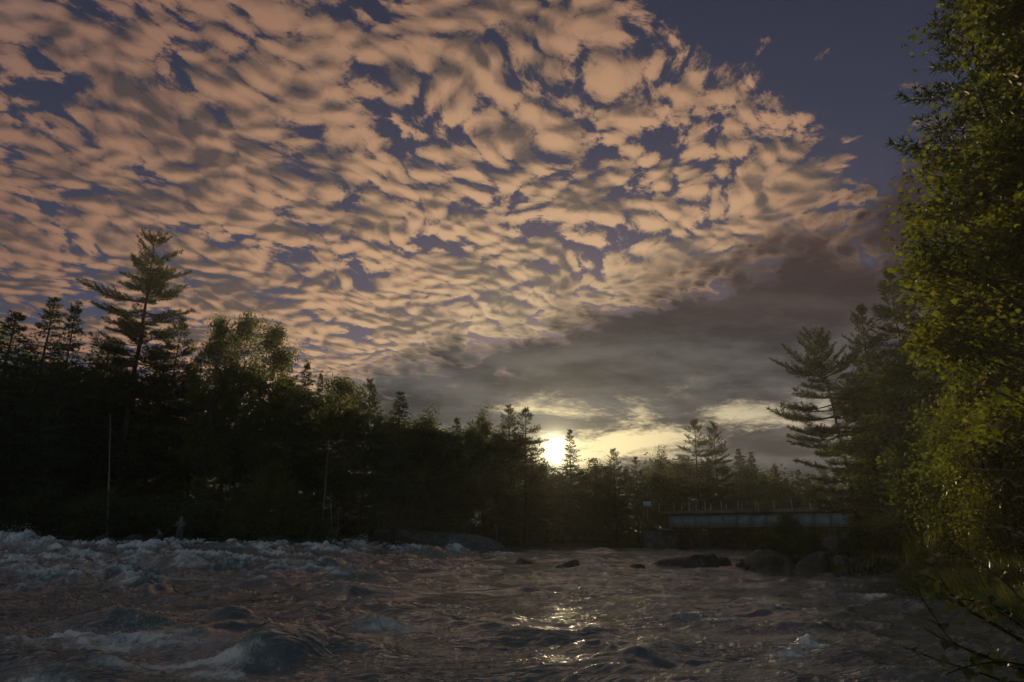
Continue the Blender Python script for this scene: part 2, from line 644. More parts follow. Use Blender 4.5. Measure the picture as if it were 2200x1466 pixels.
dome(1325, 1390, 9.3, 0.55, 0.22, 10, lift=0.10)
dome(1150, 1405, 8.8, 0.6, 0.22, 15, lift=0.10)
dome(1700, 1366, 10.2, 0.35, 0.2, 0, lift=0.08)
dome(1790, 1372, 10.0, 0.5, 0.22, -10, lift=0.10)
dome(1730, 1347, 11.0, 0.12, 0.10, 0, foam=0.9, lift=0.13)
dome(1540, 1308, 13.4, 0.9, 0.3, -8, lift=0.12)
dome(1960, 1390, 8.8, 0.7, 0.25, -10, lift=0.10)
# the line of breaking waves where the rapid drops in
dome(30, 1150, 37, 2.6, 0.9, -4, 0.95)
dome(75, 1166, 36, 1.6, 0.8, -4, 0.6)
dome(205, 1176, 37, 2.0, 0.7, 0, 0.8)
dome(440, 1172, 40, 2.2, 0.9, 4, 0.55)
dome(575, 1167, 42, 2.3, 0.9, -4, 0.8)
dome(650, 1177, 42, 1.6, 0.8, -4, 0.5)
dome(778, 1160, 49, 0.8, 0.7, 0, 0.9)
dome(775, 1172, 48, 2.0, 1.0, 0, 0.6)
dome(905, 1171, 49, 1.7, 0.9, 4, 0.75)
dome(975, 1170, 50, 1.3, 0.8, 0, 0.8)
dome(940, 1177, 47, 1.2, 0.8, 0, 0.2)
dome(1085, 1184, 50, 1.5, 0.9, 0, 0.7)
dome(1290, 1177, 60, 1.8, 0.9, 0, 0.2)
dome(415, 1200, 27, 1.5, 0.7, -4, 0.85)
dome(300, 1198, 28, 1.6, 0.7, 2, 0.8)
dome(180, 1192, 29, 1.8, 0.7, 0, 0.7)
dome(60, 1190, 29, 1.8, 0.7, 0, 0.7)
dome(620, 1206, 28, 1.2, 0.7, 0, 0.7)
dome(740, 1208, 27, 1.2, 0.6, 0, 0.3)
foam_patch(420, 1225, 23, 2.6, 1.2, 0, 0.55)
foam_patch(180, 1222, 24, 4.0, 1.3, 0, 0.6)
foam_patch(60, 1245, 21, 3.5, 1.0, 0, 0.45)
foam_patch(240, 1355, 10.3, 1.6, 0.55, 4, 1.0)
foam_patch(420, 1395, 9.2, 1.1, 0.40, -4, 0.95)
foam_patch(500, 1408, 8.55, 0.5, 0.22, -6, 0.9)
foam_patch(60, 1350, 10.3, 0.9, 0.5, 0, 1.0)
foam_patch(20, 1440, 7.7, 0.7, 0.3, 0, 0.9)
foam_patch(110, 1450, 7.5, 0.45, 0.22, 10, 0.9)
foam_patch(250, 1405, 8.5, 0.7, 0.20, 14, 0.8)
foam_patch(850, 1312, 12.0, 0.6, 0.3, 0, 0.7)
foam_patch(1520, 1312, 13.3, 0.9, 0.3, -6, 0.55)
foam_patch(1480, 1302, 14.2, 0.5, 0.2, 0, 0.5)
foam_patch(1690, 1375, 10.0, 0.4, 0.2, 0, 0.6)
foam_patch(1745, 1352, 10.8, 0.35, 0.2, 0, 0.7)
foam_patch(1620, 1290, 15.8, 0.9, 0.25, 0, 0.35)
foam_patch(1870, 1263, 19.2, 1.1, 0.3, 0, 0.55)
foam_patch(1540, 1226, 28, 2.2, 0.6, 0, 0.45)
foam_patch(1600, 1233, 26.5, 1.0, 0.4, 0, 0.6)
foam_patch(1400, 1190, 45, 1.8, 0.8, 0, 0.55)


def gauss(X, Y, x0, y0, rx, ry, rot, power=1.0):
    c, s = math.cos(rot), math.sin(rot)
    a, b = ((X - x0) * c + (Y - y0) * s) / rx, (-(X - x0) * s + (Y - y0) * c) / ry
    return np.exp(-((a * a + b * b) ** power))


def water_surface(X, Y):
    L = level(X, Y)
    left = sstep(-X, -6, 10)
    rapid = sstep(Y, 9, 22) * sstep(-X, 0, 12)
    turb = 0.55 + 0.45 * left + 0.75 * rapid
    wx = X + 0.55 * gfbm(X / 2.6, Y / 2.6, 2, 0.5, 31)
    wy = Y + 0.45 * gfbm(X / 2.2, Y / 2.2, 2, 0.5, 41)
    a = R(16)                                   # crests run slightly oblique to the sight line
    u, v = wx * math.cos(a) + wy * math.sin(a), -wx * math.sin(a) + wy * math.cos(a)
    rid = lambda n: (1 - np.minimum(np.abs(n) * 1.9, 1)) ** 1.5
    h = 0.22 * gfbm(u / 4.6, v / 2.6, 2, 0.5, 1)
    h = h + 0.26 * (rid(gn(u / 2.6, v / 1.7, 2)) - 0.35)
    h = h + 0.13 * (rid(gn(u / 1.15, v / 0.80, 3)) - 0.35) * (0.8 + 1.0 * gn(X / 2.5, Y / 2.5, 14))
    h = h + 0.066 * (rid(gn(u / 0.60, v / 0.36, 4)) - 0.35) * (0.8 + 1.3 * gn(X / 1.5, Y / 1.5, 12)) * sstep(-Y, -40, -14)
    h = h + 0.034 * (rid(gn(u / 0.30, v / 0.17, 6)) - 0.35) * (0.8 + 1.3 * gn(X / 1.1, Y / 1.1, 13)) * sstep(-Y, -24, -9)
    calm = 0.35 + 0.75 * sstep(gfbm(X / 3.5, Y / 2.2, 2, 0.5, 17), -0.35, 0.4)
    for (qx, qy, qd, rx, ry) in ((1040, 1260, 18.0, 2.6, 3.2), (560, 1440, 7.9, 1.2, 0.5), (980, 1400, 9.0, 1.3, 0.7), (1600, 1265, 19.0, 1.8, 1.6)):
        c = spot(qx, qy, qd)
        calm = calm * (1 - 0.62 * gauss(X, Y, c.x, c.y, rx, ry, 0.0))
    h = h * turb * calm
    F = np.zeros_like(X)
    hd = np.zeros_like(X)
    for (x0, y0, rx, ry, rot, hh, pw) in W_DOME:
        g = gauss(X, Y, x0, y0, rx, ry, rot, pw)
        hd = np.maximum(hd, hh * g)
    for (x0, y0, rx, ry, rot, am) in W_FOAM:
        F = np.maximum(F, am * (0.72 if y0 > 20 else 1.0) * gauss(X, Y, x0, y0, rx, ry, rot))
    for (qx, qy, qd, rx, ry) in ((625, 1340, 9.55, 0.80, 0.62), (492, 1270, 12.2, 0.9, 0.6), (95, 1392, 8.5, 0.95, 0.36), (430, 1300, 11.4, 0.9, 0.4), (880, 1284, 13.0, 0.6, 0.4)):
        c = spot(qx, qy, qd)
        F = F * (1 - 0.9 * gauss(X, Y, c.x, c.y, rx, ry, 0.0, 1.5))
    n = gfbm(X / 0.9, Y / 0.7, 4, 0.6, 51)
    crest = sstep(h, 0.16, 0.36) * (0.25 + 0.75 * rapid) * left
    veil = sstep(gfbm(u / 2.4, v / 0.9, 4, 0.6, 61), 0.12, 0.55) * rapid * 0.24
    F = np.clip(np.maximum(F * (0.75 + 1.0 * n), np.maximum(crest * (0.6 + n), veil)), 0, 1.2)
    edge = sstep(river_sd(X, Y), -0.5, 0.05) * 0.25
    F = np.clip(F + edge * (0.5 + n), 0, 1)
    lump = 0.11 * np.abs(gfbm(X / 0.34, Y / 0.30, 3, 0.55, 71)) + 0.045 * gfbm(X / 0.09, Y / 0.08, 2, 0.5, 81)
    h = h * (1 - 0.15 * sstep(hd, 0.1, 0.5)) + hd * (0.95 + 0.25 * gfbm(X / 0.8, Y / 0.8, 3, 0.5, 33))
    z = L + h + F * lump * (1.0 + 1.2 * sstep(Y, 15, 35))
    return z, F


def build_water():
    n_az, n_d = 980, 660
    s = np.linspace(-1, 1, n_az)
    az = 0.86 * s + 0.75 * np.sign(s) * np.clip(np.abs(s) - 0.86, 0, 1) ** 1.5 * 14
    d = np.exp(np.linspace(math.log(3.2), math.log(128), n_d))
    AZ, Dm = np.meshgrid(az, d)
    X, Y = AZ * Dm, Dm
    z, F = water_surface(X, Y)
    sd = river_sd(X, Y)
    i = (np.arange(n_d - 1)[:, None] * n_az + np.arange(n_az - 1)[None])
    f = np.stack([i, i + 1, i + n_az + 1, i + n_az], -1).reshape(-1, 4)
    keep = (sd.ravel()[f].min(1) < 1.6)
    f = f[keep]
    used = np.unique(f)
    remap = np.zeros(n_az * n_d, int)
    remap[used] = np.arange(len(used))
    V = np.stack([X, Y, z], -1).reshape(-1, 3)[used]
    m, t, out = new_mat('river_water')
    at = node(t, 'ShaderNodeAttribute', attribute_name='foam')
    fo = E(t, at.outputs['Fac'])
    p = geo_pos(t)
    ca, sa = math.cos(R(14)), math.sin(R(14))
    flow = vec(t, dot(t, p, (ca, sa, 0)) * 1.1, dot(t, p, (-sa, ca, 0)) * 3.4, 0.0)
    w1 = fbm(t, flow, 1.5, 3, 0.55, 0.5)
    crease = 1.0 - ((w1 - 0.5) * 5.0).abs().min(1.0)
    w2 = fbm(t, vop(t, 'ADD', flow, (7.0, 3.0, 0.0)), 3.4, 2, 0.5, 0.4)
    crease2 = 1.0 - ((w2 - 0.5) * 5.0).abs().min(1.0)
    micro = fbm(t, p, 26.0, 3, 0.6)
    slick = fbm(t, vec(t, dot(t, p, (1, 0, 0)) * 0.30, dot(t, p, (0, 1, 0)) * 0.42, 0.0), 1.0, 2, 0.5).ss(0.36, 0.62) * 0.88 + 0.12
    lace = fbm(t, vop(t, 'MULTIPLY', p, (1.0, 0.8, 1)), 4.2, 7, 0.68, 1.2)
    mask = (fo * 0.9 + (lace - 0.5) * 1.5 + (micro - 0.5) * 0.5).ss(0.14, 0.58)
    body = mixc(t, (fo + (lace - 0.5) * 0.3).ss(0.0, 0.6), (0.155, 0.156, 0.148), (0.34, 0.34, 0.33))
    col = mixc(t, mask, body, (0.88, 0.85, 0.80))
    pb = principled(t, out, col, 0.03 + mask * 0.65, 0.5, bump=(crease * 0.55 + crease2 * 0.30 + w1 * 0.4) * slick + (micro * 0.6) * mask, bump_d=0.058, bump_s=0.8)
    pb.inputs['IOR'].default_value = 1.48
    pb.inputs['Specular Tint'].default_value = (0.62, 0.83, 1.0, 1.0)
    me = make_mesh('river', V, remap[f], m, True)
    at_ = me.attributes.new('foam', 'FLOAT', 'POINT')
    at_.data.foreach_set('value', F.ravel()[used].astype(np.float32))
    o = link('river', me)
    tag(o, kind='structure')
    return X, Y, z, F


WX, WY, WZ, WF = build_water()


def water_z(x, y):
    z, _ = water_surface(np.array([[x]], float), np.array([[y]], float))
    return float(z[0, 0])


def build_spray():
    """Drops thrown up where the waves break."""
    g = np.random.default_rng(11)
    P, S = [], []
    for (x0, y0, rx, ry, rot, hh, n, up, size) in [tuple(q) for q in [
            tuple(spot(30, 1150, 37)[:2]) + (2.6, 0.6, 0, 0, 260, 0.22, 0.022), tuple(spot(778, 1160, 49)[:2]) + (0.7, 0.5, 0, 0, 150, 0.26, 0.026),
            tuple(spot(975, 1170, 50)[:2]) + (1.0, 0.5, 0, 0, 90, 0.2, 0.024), tuple(spot(905, 1171, 49)[:2]) + (1.3, 0.5, 0, 0, 60, 0.14, 0.022),
            tuple(spot(575, 1167, 42)[:2]) + (2.0, 0.6, 0, 0, 60, 0.12, 0.02), tuple(spot(415, 1200, 27)[:2]) + (1.2, 0.4, 0, 0, 160, 0.16, 0.018),
            tuple(spot(300, 1198, 28)[:2]) + (1.4, 0.4, 0, 0, 130, 0.14, 0.018), tuple(spot(205, 1176, 37)[:2]) + (1.8, 0.5, 0, 0, 60, 0.12, 0.018),
            tuple(spot(310, 1335, 10.8)[:2]) + (0.7, 0.3, 0, 0, 260, 0.16, 0.0065), tuple(spot(250, 1345, 10.4)[:2]) + (1.2, 0.4, 0, 0, 300, 0.12, 0.006),
            tuple(spot(60, 1350, 10.3)[:2]) + (0.5, 0.3, 0, 0, 160, 0.14, 0.007), tuple(spot(480, 1395, 9.1)[:2]) + (0.7, 0.2, 0, 0, 160, 0.09, 0.006),
            tuple(spot(1730, 1348, 11.0)[:2]) + (0.2, 0.12, 0, 0, 60, 0.14, 0.007)]]:
        x = x0 + g.normal(0, rx * 0.6, n)
        y = y0 + g.normal(0, ry * 0.6, n)
        z, _ = water_surface(x[None], y[None])
        P.append(np.stack([x, y, z[0] + np.abs(g.normal(0, up, n))], 1))
        S.append(size * (0.4 + g.random(n)))
    P, S = np.concatenate(P), np.concatenate(S)
    o8 = np.array([[1, 0, 0], [-1, 0, 0], [0, 1, 0], [0, -1, 0], [0, 0, 1], [0, 0, -1]], float)
    f8 = np.array([[0, 2, 4], [2, 1, 4], [1, 3, 4], [3, 0, 4], [2, 0, 5], [1, 2, 5], [3, 1, 5], [0, 3, 5]])
    V = (P[:, None] + o8[None] * S[:, None, None]).reshape(-1, 3)
    Fc = (f8[None] + 6 * np.arange(len(P))[:, None, None]).reshape(-1, 3)
    m, t, out = new_mat('spray')
    principled(t, out, (0.62, 0.64, 0.66), 0.25, 0.5)
    tag(link('water_spray', make_mesh('water_spray', V, Fc, m, True)), kind='stuff')


build_spray()

# ------------------------------------------------------------------ tree builders (each returns meshes that copies share)
def unit(v):
    return v / (np.linalg.norm(v, axis=-1, keepdims=True) + 1e-9)


def needles(pos, dirs, k, length, width, g, up=0.15, spread=0.8):
    """k thin needle sprays splayed round every tuft."""
    n = len(pos)
    p = np.repeat(pos, k, 0)
    d = np.repeat(dirs, k, 0)
    d = unit(d * 0.75 + unit(g.normal(size=(n * k, 3))) * spread + np.array([0, 0, up]))
    ln = length * (0.6 + 0.8 * g.random((n * k, 1)))
    side = unit(np.cross(d, g.normal(size=(n * k, 3)))) * width * 0.5
    v = np.stack([p - side, p + side, p + d * ln], 1).reshape(-1, 3)
    return v, np.arange(n * k * 3).reshape(-1, 3)


def conifer(seed, H, clear, radius, kind='pine', whorls=26, lean=(0, 0), r0=None, profile=None, density=1.0, tiers=0.0, needle=1.0, tuft_k=7):
    """A conifer: trunk with whorled limbs and needle sprays along the twigs."""
    g = np.random.default_rng(seed)
    wood = Geo()
    n = 14
    tt = np.linspace(0, 1, n)
    wob = np.cumsum(g.normal(0, 0.010 * H / n * 3, (n, 2)), 0)
    tp = np.stack([wob[:, 0] + lean[0] * tt ** 1.6 * H, wob[:, 1] + lean[1] * tt ** 1.6 * H, tt * H], 1)
    tp[0, :2] = 0
    r0 = r0 or 0.008 * H + 0.03
    wood.tube(np.vstack([[0, 0, -1.2], tp]), np.concatenate([[r0 * 1.25], r0 * (1 - tt) ** 0.85 + 0.012]), 7)
    P, Dv = [], []
    if profile is None:
        if kind == 'pine':
            profile = lambda s: np.clip(0.35 + 1.25 * s, 0, 1) * (1 - s) ** 0.62 * 1.15
        else:
            profile = lambda s: (1 - s) ** 0.85 + 0.03
    hs = clear + (1 - clear) * np.linspace(0, 0.985, whorls) ** 0.92
    hs = np.clip(hs + g.normal(0, 0.35 * (1 - clear) / whorls, whorls), clear, 0.99)
    for h in hs:
        s = (h - clear) / (1 - clear)
        if g.random() < tiers * (1 - s):
            continue
        c = np.array([np.interp(h, tt, tp[:, i]) for i in range(3)])
        nb = g.integers(3, 6) if kind == 'pine' else g.integers(3, 6)
        a0 = g.random() * 6.28
        for b in range(nb):
            az = a0 + b * 6.283 / nb + g.normal(0, 0.3)
            L = radius * profile(s) * (0.62 + 0.55 * g.random())
            c = np.array([np.interp(min(0.995, h + g.normal(0, 0.012)), tt, tp[:, i]) for i in range(3)])
            if L < 0.12:
                L = 0.12
            if kind == 'pine':
                e = R(-6 + 20 * s + 42 * max(0, s - 0.72) / 0.28 + g.normal(0, 7))
                curl = 0.10
            else:
                e = R(-20 + 26 * s + 40 * max(0, s - 0.85) / 0.15 + g.normal(0, 8))
                curl = 0.10
            m = 6
            q = np.linspace(0, 1, m)
            hd = np.array([math.cos(az), math.sin(az)])
            sw = g.normal(0, 0.10)
            bx = c[0] + L * (q * hd[0] * math.cos(e) - sw * q ** 2 * hd[1])
            by = c[1] + L * (q * hd[1] * math.cos(e) + sw * q ** 2 * hd[0])
            bz = c[2] + L * (q * math.sin(e) + curl * q ** 2.4 - (0.05 * np.sin(q * 3.1) if kind == 'pine' else 0))
            bp = np.stack([bx, by, bz], 1)
            br = max(0.010, 0.014 * L + 0.006)
            wood.tube(bp, br * (1 - 0.8 * q), 3, False)
            tan = unit(np.gradient(bp, axis=0))
            nt = max(4, int(L * (5.2 if kind == 'pine' else 7.0) * density))
            st = 0.26 if kind == 'pine' else 0.10
            for k in range(nt):
                w = st + (1 - st) * (k + g.random()) / nt
                o = np.array([np.interp(w, q, bp[:, i]) for i in range(3)])
                tv = np.array([np.interp(w, q, tan[:, i]) for i in range(3)])
                sd = np.array([-tv[1], tv[0], 0]) * (1 if k % 2 else -1)
                ln = (0.34 * L * (1 - w) ** 0.7 + 0.16) * (0.6 + 0.6 * g.random())
                ln = min(ln, 1.3)
                dv = tv * 0.75 + sd * (0.85 if w < 0.93 else 0.1) + np.array([0, 0, g.normal(0.10 if kind == 'pine' else -0.10, 0.14)])
                dv /= np.linalg.norm(dv)
                nn = max(2, int(ln / (0.13 / density ** 0.5)))
                ws = (np.arange(nn) + 0.8) / nn
                pts = o + np.outer(ws * ln, dv) + np.outer(ws ** 2 * ln * (0.12 if kind == 'pine' else -0.05), [0, 0, 1])
                P.append(pts)
                Dv.append(np.tile(dv, (nn, 1)))
    P, Dv = np.concatenate(P), np.concatenate(Dv)
    # a leader at the very top
    top = tp[-1] + np.outer(np.linspace(-0.5, 0.1, 8), [0, 0, 1])
    P, Dv = np.vstack([P, top]), np.vstack([Dv, np.tile([0, 0, 1.0], (8, 1))])
    L = (0.26 if kind == 'pine' else 0.15) * needle
    v, f = needles(P, Dv, tuft_k, L, (0.040 if kind == 'pine' else 0.042) * needle, g)
    bark = M['bark_pine'] if kind == 'pine' else M['bark_grey']
    return {'H': H, 'trunk': wood.mesh('trunk', bark, True), 'crown': make_mesh('crown', v, f, M['pine' if kind == 'pine' else 'spruce'])}


LEAF_RHOMB = (np.array([[0, 0, 0], [0.34, 0.42, 0.05], [0, 1, -0.04], [-0.34, 0.42, 0.05]]), np.array([[0, 1, 2], [0, 2, 3]]))
LEAF_OVAL = (np.array([[0, 0, 0], [0.26, 0.25, 0.06], [0.30, 0.58, 0.05], [0, 1, -0.10], [-0.30, 0.58, 0.05], [-0.26, 0.25, 0.06], [0, 0.5, -0.02]]),
             np.array([[0, 1, 6], [1, 2, 6], [2, 3, 6], [3, 4, 6], [4, 5, 6], [5, 0, 6]]))
LEAF_MAPLE = (np.array([[0, 0, 0], [0.20, 0.10, 0.02], [0.56, 0.30, -0.05], [0.26, 0.46, 0.03], [0.34, 0.72, -0.02], [0.12, 0.66, 0.03], [0, 1.0, -0.08],
                        [-0.12, 0.66, 0.03], [-0.34, 0.72, -0.02], [-0.26, 0.46, 0.03], [-0.56, 0.30, -0.05], [-0.20, 0.10, 0.02]]),
              np.array([[0, 1, 3], [1, 2, 3], [0, 3, 5], [3, 4, 5], [0, 5, 7], [5, 6, 7], [0, 7, 9], [7, 8, 9], [0, 9, 11], [9, 10, 11]]))
LEAF_NARROW = (np.array([[0, 0, 0], [0.13, 0.40, 0.03], [0, 1, -0.12], [-0.13, 0.40, 0.03]]), np.array([[0, 1, 2], [0, 2, 3]]))


def leaves(pos, size, g, shape=LEAF_RHOMB, droop=0.35, outward=None):
    """One leaf at each position: tip pointing out and down, blade facing up at random tilts."""
    n = len(pos)
    ang = g.random(n) * 6.283
    tip = np.stack([np.cos(ang), np.sin(ang), g.normal(-droop, 0.35, n)], 1)
    if outward is not None:
        tip = tip * 0.8 + outward * 0.8
    tip = unit(tip)
    nrm = unit(np.stack([g.normal(0, 0.55, n), g.normal(0, 0.55, n), 0.6 + 0.5 * g.random(n)], 1))
    side = unit(np.cross(tip, nrm))
    nrm = np.cross(side, tip)
    s = (size * (0.6 + 0.7 * g.random(n)))[:, None, None]
    lv, lf = shape
    v = pos[:, None] + s * (lv[None, :, 0:1] * side[:, None] + lv[None, :, 1:2] * tip[:, None] + lv[None, :, 2:3] * nrm[:, None])
    f = (lf[None] + len(lv) * np.arange(n)[:, None, None]).reshape(-1, 3)
    return v.reshape(-1, 3), f


def broadleaf(seed, H, clear, rx, n_clump, per, leaf, mat, bark, shape=LEAF_RHOMB, stems=1, r0=None, clump_r=0.55, ry=None, top_narrow=0.55, lean=(0, 0), hollow=0.45, droop=0.35, squash=0.8, spread_base=0.0, boughs=0, bough_r=0.9):
    """A broadleaved tree or shrub: forking limbs that reach to clumps of leaves spread through the crown."""
    g = np.random.default_rng(seed)
    wood = Geo()
    ry = ry or rx
    r0 = r0 or 0.012 * H + 0.03
    bases = []
    for s in range(stems):
        n = 9
        tt = np.linspace(0, 1, n)
        a = g.random() * 6.283
        sp = (0.10 + 0.25 * g.random()) * (0 if stems == 1 else 1) * rx
        wob = np.cumsum(g.normal(0, 0.012 * H, (n, 2)), 0) * (tt[:, None] > 0)
        hh = H * (0.93 if stems == 1 else 0.6 + 0.35 * g.random())
        x = wob[:, 0] + lean[0] * hh * tt ** 1.5 + math.cos(a) * sp * (0.3 + 2.0 * tt) + math.cos(a) * spread_base
        y = wob[:, 1] + lean[1] * hh * tt ** 1.5 + math.sin(a) * sp * (0.3 + 2.0 * tt) + math.sin(a) * spread_base
        tp = np.stack([x, y, tt * hh], 1)
        rr = r0 * (1 - tt) ** 0.8 / (1 if stems == 1 else stems ** 0.4) + 0.008
        wood.tube(np.vstack([tp[0] - [0, 0, 0.8], tp]), np.concatenate([[rr[0] * 1.2], rr]), 7)
        bases.append((tp, rr))
    z0 = clear * H
    C = []
    n_seed = boughs or n_clump
    while len(C) < n_seed:
        s = g.random()
        z = z0 + s * (H - z0)
        env = (np.sin(np.pi * min(1, (s * 0.86 + 0.16))) ** 0.55) * (1 - (1 - top_narrow) * s)
        rad = math.sqrt(hollow + (1 - hollow) * g.random()) * env
        a = g.random() * 6.283
        bump = 1 + 0.28 * math.sin(3 * a + seed + z * 0.8) + 0.18 * math.sin(5 * a - z * 1.7)
        C.append((rx * rad * bump * math.cos(a) + lean[0] * z, ry * rad * bump * math.sin(a) + lean[1] * z, z))
    C = np.array(C)
    if boughs:
        pick = g.integers(boughs, size=n_clump)
        sz = bough_r * (0.55 + 0.8 * g.random(boughs))
        C = C[pick] + g.normal(0, 1, (n_clump, 3)) * sz[pick][:, None] * [0.75, 0.75, 0.36] + np.where(g.random((n_clump, 1)) < 0.2, 0.0, 0.0)
    rr_ = np.hypot(C[:, 0] - lean[0] * C[:, 2], (C[:, 1] - lean[1] * C[:, 2]) * rx / ry)
    C[:, :2] *= np.minimum(1, 1.08 * rx / (rr_ + 1e-6))[:, None]
    pos, outw = [], []
    for c in C:
        tp, rr = bases[g.integers(len(bases))]
        zb = max(0.12 * H, c[2] - (0.25 + 0.45 * g.random()) * np.hypot(c[0], c[1]) - 0.03 * H)
        zb = min(zb, tp[-1, 2] * 0.97)
        b = np.array([np.interp(zb, tp[:, 2], tp[:, i]) for i in range(3)])
        rb = np.interp(zb, tp[:, 2], rr) * 0.45
        q = np.linspace(0, 1, 5)[:, None]
        mid = (b + c) / 2 + np.array([0, 0, 0.10 * np.linalg.norm(c - b)]) + g.normal(0, 0.05 * np.linalg.norm(c - b), 3)
        cur = (1 - q) ** 2 * b + 2 * q * (1 - q) * mid + q * q * c
        wood.tube(cur, max(rb, 0.010) * (1 - 0.8 * q[:, 0]), 3, False)
        k = int(per * (0.5 + g.random()))
        off = g.normal(0, clump_r, (k, 3)) * [1, 1, squash]
        pos.append(c + off)
        outw.append(np.tile(unit(np.array([[c[0], c[1], 0.0]])), (k, 1)))
        for _ in range(3):
            e = c + g.normal(0, clump_r, 3) * [1, 1, squash]
            wood.tube([c * 0.75 + b * 0.25 + (c - b) * 0.1, (c + e) / 2, e], [0.010, 0.007, 0.003], 3, False)
    pos, outw = np.concatenate(pos), np.concatenate(outw)
    v, f = leaves(pos, leaf, g, shape, droop, outw)
    return {'H': H, 'trunk': wood.mesh('trunk', bark, True), 'crown': make_mesh('crown', v, f, mat)}


def plant(name, kit, loc, scale, rz, label, cat, group=None, width=1.0, parts=('trunk', 'crown')):
    root = link(name, None, loc=loc, rot=(0, 0, rz), scale=(scale * width, scale * width, scale))
    root.empty_display_size = 0.3
    link(parts[0], kit['trunk'], root)
    c = link(parts[1], kit['crown'], root)
    c['kind'] = 'stuff'
    tag(root, label, cat, group)
    return root


def tree_at(name, kit, px, top, dist, label, group=None, rz=None, width=1.0, cat='tree', seed=[0], parts=('trunk', 'crown')):
    """Stands a tree so that its tip is on the sight line (px, top) at depth dist."""
    seed[0] += 1
    p = spot(px, top, dist)
    gz = float(ground_h(p.x, p.y)) - 0.05
    return plant(name, kit, (p.x, p.y, gz), (p.z - gz) / kit['H'], (seed[0] * 2.39996) % 6.283 if rz is None else rz, label, cat, group, width, parts)

# ------------------------------------------------------------------ kits
def big_profile(s):
    # a white pine with a broad lower crown, a bare waist and a narrow ragged top
    return float(np.interp(s, [0, 0.15, 0.32, 0.42, 0.50, 0.55, 0.60, 0.64, 0.72, 0.80, 0.90, 1.0], [0.8, 0.95, 1.0, 0.72, 0.85, 1.30, 1.30, 0.40, 0.74, 0.60, 0.42, 0.12]))


KIT = {}
KIT['white_pine'] = conifer(21, 24, 0.40, 3.9, 'pine', 27, profile=big_profile, density=1.3, tiers=0.22, r0=0.30, tuft_k=8)
KIT['pine_a'] = conifer(31, 15, 0.22, 3.2, 'pine', 30, tiers=0.10, lean=(0.01, 0), density=1.15)
KIT['pine_b'] = conifer(32, 14, 0.36, 3.0, 'pine', 22, tiers=0.25, density=1.0)
KIT['pine_c'] = conifer(33, 16, 0.06, 3.8, 'pine', 38, tiers=0.05, density=1.15)
KIT['spruce_a'] = conifer(41, 14, 0.08, 2.5, 'spruce', 64)
KIT['spruce_b'] = conifer(42, 13, 0.16, 2.3, 'spruce', 46, density=0.85, tiers=0.15)
KIT['spruce_c'] = conifer(43, 12, 0.04, 3.0, 'spruce', 60, density=0.95)
KIT['aspen_a'] = broadleaf(51, 15, 0.35, 2.6, 200, 80, 0.20, M['aspen'], M['bark_grey'], clump_r=0.36, r0=0.13, boughs=34, bough_r=0.8)
KIT['aspen_b'] = broadleaf(52, 13, 0.25, 2.8, 210, 80, 0.20, M['aspen'], M['bark_grey'], clump_r=0.38, r0=0.12, boughs=36, bough_r=0.85)
KIT['aspen_c'] = broadleaf(53, 10, 0.06, 3.2, 230, 100, 0.22, M['aspen'], M['bark_grey'], clump_r=0.42, r0=0.10, boughs=40, bough_r=0.9)
KIT['golden'] = broadleaf(54, 5.5, 0.10, 2.4, 120, 80, 0.14, M['golden'], M['bark_grey'], stems=3, clump_r=0.40)
KIT['shrub'] = broadleaf(55, 2.4, 0.05, 1.5, 75, 70, 0.09, M['brush'], M['twig'], stems=5, clump_r=0.24, r0=0.05)

